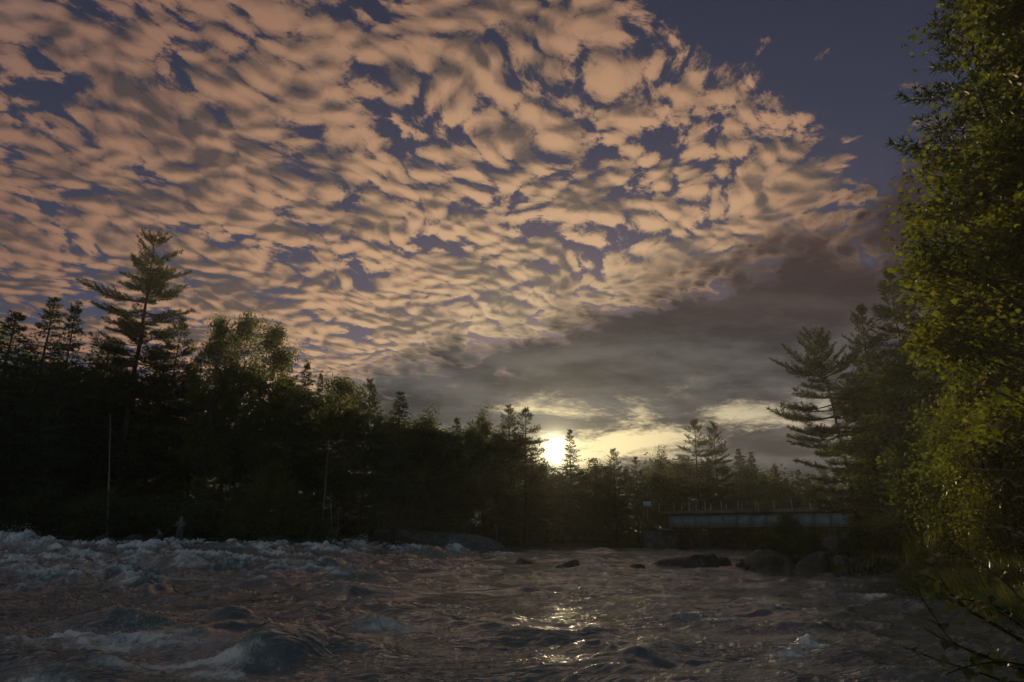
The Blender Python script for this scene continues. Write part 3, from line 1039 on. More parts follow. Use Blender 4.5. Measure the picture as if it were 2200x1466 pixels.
# ------------------------------------------------------------------ the far and left banks, tree by tree
tree_at('pine_tree', KIT['white_pine'], 337, 506, 58, 'tall ragged white pine standing high above the left treeline', rz=0.6)
LEFT = [
    ('spruce_tree', 'spruce_c', 28, 676, 52, 'broad dark spruce at the left edge of the photo', 1.35),
    ('spruce_tree', 'spruce_b', 112, 646, 55, 'slim spruce, second from the left edge, left of the tall pine', 1.25),
    ('spruce_tree', 'spruce_a', 163, 652, 53, 'pointed dark spruce just left of the tall white pine', 1.0),
    ('pine_tree', 'pine_c', 236, 742, 60, 'low dense pine under the left boughs of the tall pine', 1.0),
    ('pine_tree', 'pine_a', 385, 690, 62, 'dense pine tucked against the right side of the tall pine', 1.0),
    ('aspen_tree', 'aspen_a', 472, 695, 57, 'leafy aspen, leftmost of the three beside the tall pine', 0.62),
    ('aspen_tree', 'aspen_b', 532, 692, 58, 'rounded aspen, middle of the three beside the tall pine', 0.55),
    ('aspen_tree', 'aspen_a', 598, 712, 57, 'leafy aspen, rightmost of the three beside the tall pine', 0.7),
    ('spruce_tree', 'spruce_a', 660, 776, 60, 'pointed spruce right of the three tall aspens', 0.8),
    ('spruce_tree', 'spruce_a', 692, 800, 62, 'very narrow black spruce spire on the left treeline', 0.55),
    ('aspen_tree', 'aspen_b', 735, 824, 62, 'round-topped broadleaf between black spruce spire and pine', 0.9),
    ('pine_tree', 'pine_a', 792, 824, 63, 'bushy pine left of the thin open spruce', 0.9),
    ('spruce_tree', 'spruce_b', 858, 846, 62, 'thin open spruce standing at the right end of the tall left trees', 1.35),
    ('aspen_tree', 'aspen_c', 918, 912, 74, 'low rounded broadleaf, first step down from the left trees', 1.0),
    ('spruce_tree', 'spruce_c', 985, 903, 80, 'small spruce tip poking out of the low treeline', 1.0),
    ('aspen_tree', 'aspen_c', 1042, 912, 82, 'rounded broadleaf left of the flat-topped pine pair', 0.8),
    ('pine_tree', 'pine_a', 1092, 878, 86, 'flat-topped pine, left one of the pair left of the sun', 1.05),
    ('pine_tree', 'pine_b', 1128, 882, 85, 'flat-topped pine, right one of the pair left of the sun', 1.15),
    ('spruce_tree', 'spruce_c', 1222, 926, 92, 'lone conical spruce standing right beside the sun', 0.95),
    ('pine_tree', 'pine_c', 1318, 968, 88, 'broad pine right of the sun above the sign', 0.95),
    ('pine_tree', 'pine_b', 1365, 985, 89, 'small pine behind the broad pine right of the sun', 0.9),
    ('aspen_tree', 'aspen_c', 1418, 992, 90, 'low broadleaf over the left end of the bridge', 0.8),
    ('pine_tree', 'pine_b', 1490, 908, 87, 'open tall pine, left one of the pair above the bridge', 1.1),
    ('pine_tree', 'pine_c', 1532, 913, 88, 'dense tall pine, right one of the pair above the bridge', 0.78),
    ('spruce_tree', 'spruce_b', 1585, 968, 88, 'open spruce right of the dense pine above the bridge', 1.25),
    ('spruce_tree', 'spruce_b', 1612, 974, 90, 'drooping spruce, second right of the dense pine above the bridge', 1.2),
    ('pine_tree', 'pine_c', 1664, 1004, 96, 'squat pine behind the yellow-green bush at the bridge', 0.9),
    ('pine_tree', 'pine_a', 1712, 1014, 97, 'small pine halfway along the bridge skyline', 1.0),
    ('pine_tree', 'pine_c', 1768, 1006, 95, 'rounded pine on the skyline beside the right bank pines', 0.9),
]
for nm, kit, px, top, dist, label, wd in LEFT:
    tree_at(nm, KIT[kit], px, top, dist, label, width=wd)
tree_at('broadleaf_tree', KIT['golden'], 592, 1002, 50, 'yellow-green bushy tree low on the dark left bank', width=1.1)
tree_at('broadleaf_tree', KIT['golden'], 1668, 1046, 82, 'sunlit yellow-green bushy tree above the bridge railing', width=1.15)
tree_at('broadleaf_tree', KIT['golden'], 1752, 1050, 84, 'dull green bushy tree behind the bridge, right of the sunlit one', width=0.8)

# the crowd of trees that closes the wood behind and between
g = np.random.default_rng(77)
fill = []
for px, top in [(-60, 700), (-120, 690), (10, 790), (70, 770), (135, 800), (195, 800), (260, 810), (300, 830), (345, 790), (415, 800), (440, 770), (505, 790), (560, 800),
                (625, 820), (645, 850), (705, 860), (755, 880), (815, 890), (845, 910), (890, 925), (945, 930), (965, 935), (1010, 930), (1062, 930), (1110, 945), (1140, 975)]:
    fill.append((px, top, 60 + 8 * g.random() + max(0, px - 600) * 0.045, 0))
for px, top in [(1165, 1006), (1200, 1024), (1250, 1012), (1275, 1010), (1300, 1005), (1345, 1005), (1390, 1005), (1445, 1000), (1470, 1000), (1515, 1000), (1560, 1005),
                (1600, 1012), (1640, 1020), (1690, 1030), (1735, 1028), (1790, 1025), (1830, 1015)]:
    fill.append((px, top, 93 + 8 * g.random(), 1))
for i, (px, top, dist, far) in enumerate(fill):
    k, kind = [('pine_c', 'pine'), ('spruce_c', 'spruce'), ('aspen_c', 'broadleaf'), ('pine_a', 'pine'), ('aspen_b', 'broadleaf'), ('spruce_a', 'spruce')][int(g.integers(6))]
    tree_at(kind + '_tree', KIT[k], px, top, dist,
            'shaded %s crowded low in the wood behind the bridge and sun' % kind if far else 'shaded %s crowded into the wood along the left bank' % kind,
            '%s trees closing the wood behind the bridge' % kind if far else '%s trees closing the wood on the left bank' % kind, width=1.0 + 0.4 * g.random())

for i, (px, d) in enumerate([(1455, 96), (1490, 99), (1525, 97), (1560, 100), (1600, 98), (1640, 101)]):
    p = spot(px, 1120, d)
    plant('shrub', KIT['shrub'], (p.x, p.y, float(ground_h(p.x, p.y)) - 0.3), 1.7, i * 1.1,
          'dark shrub seen in the gap under the bridge', 'shrub', 'shrubs beyond the bridge', 1.5, ('stem', 'foliage'))
# shrubs and brush along the left bank
for i, px in enumerate([-30, 60, 140, 200, 285, 440, 520, 640, 690]):
    p = spot(px, 1130, 49 + (i % 3))
    plant('shrub', KIT['shrub'], (p.x, p.y + 1.0, float(ground_h(p.x, p.y + 1.0))), 1.0 + 0.3 * (i % 2), i * 1.3,
          'low dark shrub in the shade at the foot of the left wood', 'shrub', 'shrubs along the left bank', 1.3, ('stem', 'foliage'))


def undergrowth():
    g = np.random.default_rng(5)
    pos = []
    for px in np.linspace(-260, 1860, 520):
        for k in range(3):
            d = (52 if px < 640 else np.interp(px, [640, 760, 1060, 1440, 1900], [56, 75, 86, 90, 80])) + g.random() * 9
            x = (px - 1100) / 1467 * d
            if river_sd(x, d) < 0.8:
                continue
            h = 1.2 + 2.6 * g.random() ** 1.5
            n = 46
            q = g.normal(0, 1, (n, 3)) * [0.9, 0.9, 0.3]
            q[:, 2] = g.random(n) * h * np.exp(-0.35 * (q[:, 0] ** 2 + q[:, 1] ** 2))
            pos.append(q + [x, d, float(ground_h(x, d))])
    pos = np.concatenate(pos)
    v, f = leaves(pos, 0.26, g, LEAF_RHOMB, 0.2)
    tag(link('undergrowth', make_mesh('undergrowth', v, f, M['brush'])), kind='stuff')


undergrowth()


def distant_wood():
    """The depth of the forest behind the trees that can be told apart."""
    g = np.random.default_rng(15)
    pos = []
    for px in np.linspace(-420, 2150, 900):
        d = np.interp(px, [-420, 600, 900, 1100, 1900, 2150], [74, 74, 92, 106, 108, 70]) + 16 * g.random()
        top = np.interp(px, [-420, 0, 300, 620, 700, 860, 900, 1060, 1150, 1200, 1260, 1440, 1800, 1850, 2150],
                        [770, 790, 800, 800, 850, 900, 935, 945, 1002, 1022, 1012, 1010, 1035, 1000, 760]) + g.normal(0, 14)
        p = spot(px, top, d)
        gz = float(ground_h(p.x, p.y))
        h = max(2.0, p.z - gz)
        n = 85
        s = g.random(n)
        r = (0.5 + 1.7 * (1 - s)) * 1.25
        a = g.random(n) * 6.283
        rr = np.sqrt(g.random(n)) * r
        pos.append(np.stack([p.x + rr * np.cos(a), p.y + rr * np.sin(a), gz + s * h], 1))
    pos = np.concatenate(pos)
    v, f = leaves(pos, 0.62, g, LEAF_RHOMB, 0.3)
    tag(link('distant_wood', make_mesh('distant_wood', v, f, M['brush'])), kind='stuff')


distant_wood()


# pale bare stems that stand out against the dark wood
def bare_stem(name, px0, y0, px1, y1, dist, rad, label, mat, branches=0, seed=1):
    g = np.random.default_rng(seed)
    a, b = spot(px0, y0, dist), spot(px1, y1, dist)
    gz = float(ground_h(a.x, a.y))
    H = b.z - gz
    n = 10
    t = np.linspace(0, 1, n)
    wob = np.cumsum(g.normal(0, 0.05, (n, 2)), 0)
    pts = np.stack([(b.x - a.x) * t + wob[:, 0] * t, wob[:, 1] * t, t * H], 1)
    geo = Geo()
    geo.tube(np.vstack([[0, 0, -0.6], pts]), np.concatenate([[rad * 1.2], rad * (1 - 0.7 * t)]), 7)
    root = link(name, None, loc=(a.x, a.y, gz))
    link('trunk', geo.mesh('trunk', mat, True), root)
    for i in range(branches):
        w = 0.35 + 0.6 * i / max(1, branches)
        o = np.array([np.interp(w, t, pts[:, k]) for k in range(3)])
        az = g.random() * 6.28
        L = 0.5 + 0.7 * g.random()
        gb = Geo()
        e = o + np.array([math.cos(az) * L, math.sin(az) * L, L * 0.8])
        gb.tube([o, (o + e) / 2 + [0, 0, -0.05], e], [rad * 0.35, rad * 0.25, rad * 0.1], 4)
        link('branch', gb.mesh('branch', mat, True), root)
    tag(root, label, 'tree')


bare_stem('birch_trunk', 230, 1150, 236, 888, 50, 0.06, 'thin pale birch trunk against the dark wood below the tall pine', M['bark_birch'], 0, 1)
bare_stem('birch_trunk', 698, 1060, 704, 945, 56, 0.06, 'short pale stem high in the wood below the black spruce spire', M['bark_birch'], 2, 2)
bare_stem('birch_trunk', 716, 1160, 713, 1060, 55, 0.06, 'pale straight stem at the waterside left of the big rock', M['bark_birch'], 3, 3)
bare_stem('birch_trunk', 722, 1160, 733, 1090, 55, 0.045, 'pale leaning stem at the waterside left of the big rock', M['bark_birch'], 2, 4)
bare_stem('birch_trunk', 1348, 1120, 1350, 1100, 84, 0.05, 'short grey post-like stem left of the sign', M['bark_grey'], 0, 5)

# ------------------------------------------------------------------ the right bank
KIT['lean_pine'] = conifer(64, 14, 0.16, 4.4, 'pine', 27, tiers=0.28, lean=(-0.09, 0.0), density=1.25,
                           profile=lambda s: float(np.interp(s, [0, 0.25, 0.5, 0.75, 1], [0.55, 0.85, 0.9, 0.75, 0.25])))
KIT['bank_pine'] = conifer(62, 19, 0.08, 3.8, 'pine', 42, tiers=0.06, density=1.2)
tree_at('pine_tree', KIT['lean_pine'], 1795, 735, 47, 'leaning pine with long level boughs reaching left over the bridge', rz=0.0)
tree_at('pine_tree', KIT['bank_pine'], 1905, 590, 45, 'tall pine behind the leaning pine on the right bank', rz=2.0, width=1.05)
tree_at('pine_tree', KIT['bank_pine'], 1850, 665, 48, 'ragged pine joining the leaning pine to the bank trees', rz=3.1, width=1.0)
tree_at('pine_tree', KIT['pine_c'], 1870, 760, 50, 'shorter dark pine between leaning pine and tall bank pine', rz=1.0, width=1.1)
tree_at('pine_tree', KIT['bank_pine'], 1975, 480, 41, 'tallest dark pine rising beside the maples at right', rz=4.0, width=1.0)
tree_at('pine_tree', KIT['bank_pine'], 2080, 420, 36, 'dark pine almost hidden behind the sunlit maples', rz=5.0, width=1.0)
tree_at('spruce_tree', KIT['spruce_c'], 1925, 800, 43, 'dark spruce low in the gap under the bank pines', width=1.4)
tree_at('pine_tree', KIT['pine_c'], 1893, 860, 49, 'low dense pine at the foot of the leaning pine', rz=2.5, width=1.3)
tree_at('aspen_tree', KIT['aspen_c'], 1950, 800, 38, 'dark broadleaf low in the gap left of the maples', width=1.2)
tree_at('aspen_tree', KIT['aspen_c'], 1915, 960, 46, 'low broadleaf at the right end of the bridge', width=1.2)
tree_at('aspen_tree', KIT['aspen_c'], 1965, 930, 41, 'broadleaf thicket in deep shade under the bank pines', width=1.3)
tree_at('aspen_tree', KIT['aspen_c'], 2060, 760, 30, 'shadowed broadleaf behind the maples, above the grass', width=1.0)

KIT['maple_a'] = broadleaf(71, 15, 0.10, 3.3, 640, 76, 0.140, M['maple'], M['bark_grey'], LEAF_MAPLE, clump_r=0.30, top_narrow=0.55, r0=0.16, boughs=52, bough_r=1.0, hollow=0.25)
KIT['maple_b'] = broadleaf(72, 13, 0.08, 3.1, 600, 76, 0.140, M['maple'], M['bark_grey'], LEAF_MAPLE, clump_r=0.30, top_narrow=0.65, r0=0.15, boughs=48, bough_r=1.0, hollow=0.25)
KIT['willow'] = broadleaf(73, 5.0, 0.06, 2.0, 220, 90, 0.085, M['willow'], M['twig'], LEAF_OVAL, stems=5, clump_r=0.26, r0=0.06)
KIT['reach_pine'] = conifer(74, 15, 0.35, 2.7, 'pine', 20, tiers=0.15, density=1.3, needle=0.85, r0=0.16, tuft_k=10)


def stand(name, kit, x, y, H, label, rz=0.0, width=1.0, cat='tree', parts=('trunk', 'crown'), sink=0.05):
    gz = float(ground_h(x, y)) - sink
    return plant(name, KIT[kit], (x, y, gz), H / KIT[kit]['H'], rz, label, cat, None, width, parts)


stand('maple_tree', 'maple_a', 14.3, 15.6, 16.5, 'tall yellow-green maple filling the right edge of the photo', 0.4, 0.95)
stand('maple_tree', 'maple_b', 17.3, 20.4, 16.0, 'maple behind the tall one, its left edge bright against the sky', 2.1, 0.95)
stand('maple_tree', 'maple_b', 18.0, 23.4, 10.5, 'lower maple whose leaves hang over the grassy bank', 4.4, 1.0)
stand('maple_tree', 'maple_a', 14.4, 11.8, 15.0, 'dark maple at the extreme right edge, nearest the camera', 3.3, 0.8)
stand('pine_tree', 'reach_pine', 14.2, 17.6, 17.8, 'slender pine reaching out of the maples at upper right', 1.2, 1.0)
stand('willow_shrub', 'willow', 13.6, 18.8, 4.6, 'glossy leaved willow shrub above the grass on the right bank', 0.3, 1.0, 'shrub', ('stem', 'foliage'))
stand('willow_shrub', 'willow', 11.9, 14.2, 3.0, 'willow shrub nearest the camera at the right edge', 2.3, 0.95, 'shrub', ('stem', 'foliage'))
stand('willow_shrub', 'willow', 15.2, 22.3, 6.0, 'tall willow shrub behind the grassy bank point', 4.0, 0.9, 'shrub', ('stem', 'foliage'))

# ------------------------------------------------------------------ rocks
def mat_rock(name, a, b, wet):
    m, t, out = new_mat(name)
    p = obj_coord(t)
    n1, n2 = fbm(t, p, 1.1, 6, 0.62), fbm(t, p, 7.0, 6, 0.65)
    c = mixc(t, (n1 * 0.6 + n2 * 0.4).ss(0.38, 0.62), a, b)
    c = mixc(t, fbm(t, p, 2.3, 4, 0.6).ss(0.60, 0.70), c, (0.20, 0.20, 0.16))
    principled(t, out, c, 0.45 if wet else 0.85, 0.5 if wet else 0.25, bump=n1 * 0.6 + n2 * 0.5, bump_d=0.14, bump_s=0.9)
    return m


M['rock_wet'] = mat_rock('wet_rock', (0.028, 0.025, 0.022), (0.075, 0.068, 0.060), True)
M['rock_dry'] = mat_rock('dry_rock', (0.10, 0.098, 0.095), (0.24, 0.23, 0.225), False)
M['rock_dark'] = mat_rock('dark_rock', (0.055, 0.052, 0.045), (0.13, 0.125, 0.11), False)  # a darker grey than the dry stone


def rock(name, profile, dist, depth, label, mat, seed=0, base_py=None, sharp=0.12, face=0.35, yaw=0.0):
    """A boulder lofted along its length. profile: (px, py) points of its top line, left to right; depth: half thickness in metres."""
    pts = [spot(px, py, dist) for px, py in profile]
    xs = np.array([p.x for p in pts])
    zs = np.array([p.z for p in pts])
    n, m = 46, 22
    X = np.linspace(xs[0], xs[-1], n)
    top = np.interp(X, xs, zs)
    cx = (xs[0] + xs[-1]) / 2
    base = min(float(level(cx, dist)), zs.min()) - 0.7
    th = np.linspace(0, math.pi, m)
    V = []
    for i, x in enumerate(X):
        s = i / (n - 1)
        w = depth * (math.sin(math.pi * min(max(s, 0.02), 0.98)) ** 0.5)
        hgt = top[i] - base
        cy = np.sign(np.cos(th)) * np.abs(np.cos(th)) ** 0.75 * w
        cz = np.abs(np.sin(th)) ** (0.45 + face * 0.4) * hgt
        nx = x + 0 * th
        V.append(np.stack([nx - cx, -cy, base + cz], 1))
    V = np.array(V)
    q = V.reshape(-1, 3) + seed * 7.7
    nz = np.array([mnoise.fractal(Vector(v * 0.9), 1.0, 2.0, 4) for v in q])
    nb = np.array([mnoise.cell(Vector(v * np.array([1.1, 1.1, 1.6]))) for v in q])
    k = sharp * (top.max() - base)
    Vf = V.reshape(-1, 3).copy()
    edge = np.sin(np.tile(th, n))
    Vf[:, 2] += (nz * 0.45 + (nb - 0.5) * 0.22) * k * edge
    Vf[:, 1] += (np.roll(nz, 7) * 0.9 + (np.roll(nb, 3) - 0.5) * 0.4) * k
    Vf[:, 0] += np.roll(nz, 13) * 0.5 * k
    i = (np.arange(n - 1)[:, None] * m + np.arange(m - 1)[None]).ravel()
    f = np.stack([i, i + m, i + m + 1, i + 1], 1)
    Vf[:, 2] -= base
    o = link(name, make_mesh(name, Vf, f, M[mat], False), loc=(cx, dist, base), rot=(0, 0, yaw))
    tag(o, label, 'rock')
    return o


rock('boulder', [(796, 1178), (806, 1142), (816, 1134), (835, 1131), (860, 1136), (885, 1148), (905, 1164), (912, 1180)], 70, 2.2, 'big pale angular boulder at the left end of the far rock ledge', 'rock_dry', 1, sharp=0.10)
rock('rock_ledge', [(842, 1134), (860, 1131), (900, 1138), (950, 1143), (1000, 1145), (1030, 1150), (1058, 1158), (1078, 1168), (1086, 1180)], 73, 3.0, 'long low rock ledge sloping to the water where a person stands', 'rock_dry', 2, sharp=0.07)
rock('boulder', [(1388, 1213), (1410, 1207), (1432, 1199), (1460, 1195), (1482, 1189), (1500, 1187), (1518, 1189), (1530, 1186), (1538, 1190), (1542, 1200), (1548, 1212)], 35.5, 1.1, 'long dark wedge of rock in the river before the bridge', 'rock_wet', 3)
rock('boulder', [(1534, 1210), (1542, 1197), (1556, 1195), (1564, 1200), (1572, 1211)], 36.2, 0.6, 'small round rock against the right end of the long wedge', 'rock_wet', 4)
rock('boulder', [(1352, 1216), (1362, 1211), (1376, 1211), (1386, 1217)], 34, 0.4, 'flat rock just awash left of the long wedge', 'rock_wet', 5)
rock('boulder', [(1194, 1214), (1206, 1209), (1222, 1201), (1236, 1199), (1243, 1203), (1245, 1216)], 34, 0.55, 'dark humped rock in midstream below the sun', 'rock_wet', 6)
rock('boulder', [(1108, 1208), (1118, 1198), (1126, 1199), (1138, 1204), (1148, 1210)], 38, 0.6, 'peaked rock breaking the water left of the humped one', 'rock_wet', 7)
rock('boulder', [(1578, 1212), (1588, 1204), (1598, 1208), (1606, 1214)], 33, 0.35, 'little rock in the channel right of the long wedge', 'rock_wet', 8)
rock('boulder', [(1583, 1203), (1590, 1199), (1598, 1203)], 37, 0.3, 'tiny rock tip in the channel by the island', 'rock_wet', 9)
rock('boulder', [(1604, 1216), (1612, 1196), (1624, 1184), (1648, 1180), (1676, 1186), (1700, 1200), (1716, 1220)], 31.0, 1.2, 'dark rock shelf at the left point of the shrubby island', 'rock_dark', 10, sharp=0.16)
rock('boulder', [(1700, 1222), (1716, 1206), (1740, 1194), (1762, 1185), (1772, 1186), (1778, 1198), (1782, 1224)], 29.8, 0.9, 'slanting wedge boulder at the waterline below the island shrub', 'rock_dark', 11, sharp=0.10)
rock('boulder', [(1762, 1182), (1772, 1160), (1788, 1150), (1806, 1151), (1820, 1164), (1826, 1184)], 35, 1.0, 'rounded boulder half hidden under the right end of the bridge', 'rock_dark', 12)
rock('boulder', [(1786, 1222), (1790, 1196), (1802, 1192), (1818, 1196), (1824, 1224)], 29.4, 0.5, 'small pale block at the waterline right of the wedge boulder', 'rock_dry', 13)
rock('boulder', [(1938, 1226), (1944, 1212), (1956, 1206), (1968, 1210), (1974, 1228)], 21.6, 0.35, 'small grey stone at the tip of the grassy bank', 'rock_dry', 14)
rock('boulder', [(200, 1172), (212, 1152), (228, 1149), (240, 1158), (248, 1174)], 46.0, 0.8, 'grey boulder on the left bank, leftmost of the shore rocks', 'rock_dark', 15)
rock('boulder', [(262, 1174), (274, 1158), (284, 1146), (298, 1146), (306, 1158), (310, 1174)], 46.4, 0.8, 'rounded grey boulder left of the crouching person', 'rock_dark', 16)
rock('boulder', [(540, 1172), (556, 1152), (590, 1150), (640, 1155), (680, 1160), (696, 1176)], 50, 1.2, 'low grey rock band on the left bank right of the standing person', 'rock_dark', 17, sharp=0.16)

# a fallen grey log by the water
gl = Geo()
a, b = spot(712, 1148, 54), spot(742, 1176, 52)
gl.tube([a, (a + b) / 2 + Vector((0, 0, 0.12)), b], [0.10, 0.085, 0.05], 7)
tag(link('fallen_log', gl.mesh('fallen_log', M['bark_grey'], True)), 'thin fallen log slanting into the water left of the big boulder', 'log')

# ------------------------------------------------------------------ the bridge
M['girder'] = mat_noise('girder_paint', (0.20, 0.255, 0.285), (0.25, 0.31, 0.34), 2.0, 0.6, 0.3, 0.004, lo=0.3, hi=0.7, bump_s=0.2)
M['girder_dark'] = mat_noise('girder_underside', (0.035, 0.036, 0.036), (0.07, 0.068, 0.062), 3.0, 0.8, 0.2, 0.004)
M['concrete'] = mat_noise('concrete', (0.060, 0.058, 0.052), (0.16, 0.155, 0.145), 0.9, 0.9, 0.2, 0.02, lo=0.3, hi=0.7)
M['galvanised'] = mat_noise('galvanised_steel', (0.30, 0.31, 0.31), (0.42, 0.43, 0.42), 9.0, 0.5, 0.4, 0.002, lo=0.3, hi=0.7)
M['asphalt'] = mat_noise('asphalt', (0.040, 0.040, 0.041), (0.062, 0.061, 0.060), 22.0, 0.9, 0.2, 0.01)
M['sign_back'] = mat_noise('sign_sheet', (0.46, 0.48, 0.50), (0.56, 0.58, 0.60), 3.0, 0.5, 0.4, 0.001, lo=0.3, hi=0.7)


def build_bridge():
    A, B = spot(1440, 1138, 80.0), spot(1862, 1130, 67.0)
    zb = (A.z + B.z) / 2
    zt = (spot(1440, 1107, 80.0).z + spot(1862, 1099, 67.0).z) / 2
    zp = (spot(1440, 1099.5, 80.0).z + spot(1862, 1090, 67.0).z) / 2
    d = Vector((B.x - A.x, B.y - A.y, 0))
    L = d.length
    rz = math.atan2(d.y, d.x)
    root = link('road_bridge', None, loc=(A.x, A.y, 0), rot=(0, 0, rz))
    tag(root, 'low steel plate girder bridge with posts crossing the river', 'bridge')
    W = 5.2
    L2 = L + 6.0

    def part(name, c, s, mat, bevel=False):
        g = Geo()
        g.box(c, s)
        return link(name, g.mesh(name, mat), root)
    web = zt - zb
    n = 13
    pw = L / n
    for side, y in ((0, 0.0), (1, W)):
        for i in range(n if side == 0 else 1):
            w, x = (pw, (i + 0.5) * pw) if side == 0 else (L, L / 2)
            part('web_panel', (x, y + 0.02 * (i % 2) * 0.2, (zb + zt) / 2), (w - 0.035, 0.03, web - 0.12), M['girder'])
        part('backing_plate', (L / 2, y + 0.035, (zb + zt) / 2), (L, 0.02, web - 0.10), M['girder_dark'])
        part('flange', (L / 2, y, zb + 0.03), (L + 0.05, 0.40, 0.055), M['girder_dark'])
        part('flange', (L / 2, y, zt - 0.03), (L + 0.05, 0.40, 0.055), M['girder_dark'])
    for i in range(n + 1):
        part('stiffener', (i * pw, -0.075, (zb + zt) / 2), (0.025, 0.13, web - 0.12), M['girder'])
    part('parapet', (L2 / 2 - 1.0, -0.28, (zt + zp) / 2 + 0.01), (L2, 0.22, zp - zt), M['concrete'])
    part('parapet', (L2 / 2 - 1.0, W + 0.28, (zt + zp) / 2 + 0.01), (L2, 0.22, zp - zt), M['concrete'])
    part('deck', (L2 / 2 - 1.0, W / 2, zt + 0.12), (L2, W + 0.32, 0.20), M['asphalt'])
    sp = 1.86
    pg, rg = Geo(), Geo()
    pg.box((0, 0, 0.46), (0.06, 0.06, 0.92))
    pg.box((0, 0, 0.02), (0.16, 0.16, 0.035))
    post = pg.mesh('railing_post', M['galvanised'])
    for i in range(int(L / sp) + 3):
        link('railing_post', post, root, (i * sp - 1.1, -0.28, zp + 0.012))
    for i in range(int(L / sp) + 3):
        link('railing_post', post, root, (i * sp - 1.1, W + 0.28, zp + 0.012))
    for y in (-0.335, W + 0.335):
        for h in (0.38, 0.80):
            g = Geo()
            g.tube([(-1.1, y, zp + h), (L2 - 2.4, y, zp + h)], [0.006, 0.006], 5)
            link('railing_cable', g.mesh('railing_cable', M['galvanised'], True), root)
    # the bearing shelf and the far abutment
    return root, A, B, zb, zp, rz, W


bridge, BA, BB, BZB, BZP, BRZ, BW = build_bridge()


def build_abutment():
    root = link('bridge_abutment', None, loc=(BA.x, BA.y, 0), rot=(0, 0, BRZ))
    tag(root, 'grey concrete abutment wall under the left end of the bridge', 'wall')
    g = Geo()
    g.box((-1.6, 2.6, (BZB - 0.3 - 1.2) / 2), (2.8, 6.8, BZB + 0.9))
    link('wall', g.mesh('wall', M['concrete']), root)
    g = Geo()
    g.box((-0.35, 2.6, BZB - 0.16), (1.6, 7.0, 0.24))
    link('bearing_shelf', g.mesh('bearing_shelf', M['concrete']), root)
    r2 = link('bridge_abutment', None, loc=(BB.x, BB.y, 0), rot=(0, 0, BRZ))
    tag(r2, 'concrete abutment under the right end of the bridge, lost in the trees', 'wall')
    g = Geo()
    g.box((1.6, 2.6, (BZB - 1.4) / 2), (3.0, 6.4, BZB + 1.3))
    link('wall', g.mesh('wall', M['concrete']), r2)


build_abutment()


def build_sign():
    p = spot(1390.5, 1083, 80.5)
    w, h = 17 * 80.5 / 1467, 10 * 80.5 / 1467
    gz = BZP - 0.35
    root = link('road_sign', None, loc=(p.x, p.y, gz))
    tag(root, 'blank pale rectangular sign on a thin post left of the bridge', 'sign')
    g = Geo()
    g.box((0, 0, p.z - gz), (w, 0.02, h))
    link('sign_panel', g.mesh('sign_panel', M['sign_back']), root)
    g = Geo()
    g.box((0, 0.045, (p.z - gz) / 2 - 0.3), (0.06, 0.05, p.z - gz + 0.6 + 0.2))
    link('post', g.mesh('post', M['galvanised']), root)


build_sign()


# ------------------------------------------------------------------ people
def skin_mesh(name, pts, edges, radii, mat, root=0, sub=2):
    me = bpy.data.meshes.new(name)
    me.from_pydata([tuple(p) for p in pts], edges, [])
    o = bpy.data.objects.new(name, me)
    COL.objects.link(o)
    md = o.modifiers.new('skin', 'SKIN')
    md.use_smooth_shade = True
    for i, r in enumerate(radii):
        sv = me.skin_vertices[0].data[i]
        sv.radius = (r, r) if not isinstance(r, tuple) else r
        sv.use_root = (i == root)
    s = o.modifiers.new('sub', 'SUBSURF')
    s.levels = s.render_levels = sub
    bpy.context.view_layer.update()
    ev = o.evaluated_get(bpy.context.evaluated_depsgraph_get())
    out = bpy.data.meshes.new_from_object(ev)
    bpy.data.objects.remove(o, do_unlink=True)
    out.name = name
    out.materials.clear()
    out.materials.append(mat)
    return out


M['skin'] = mat_noise('skin', (0.36, 0.22, 0.16), (0.44, 0.28, 0.20), 6.0, 0.6, 0.3, 0.001)


def cloth(name, c):
    return mat_noise(name, tuple(x * 0.8 for x in c), c, 8.0, 0.9, 0.15, 0.006)


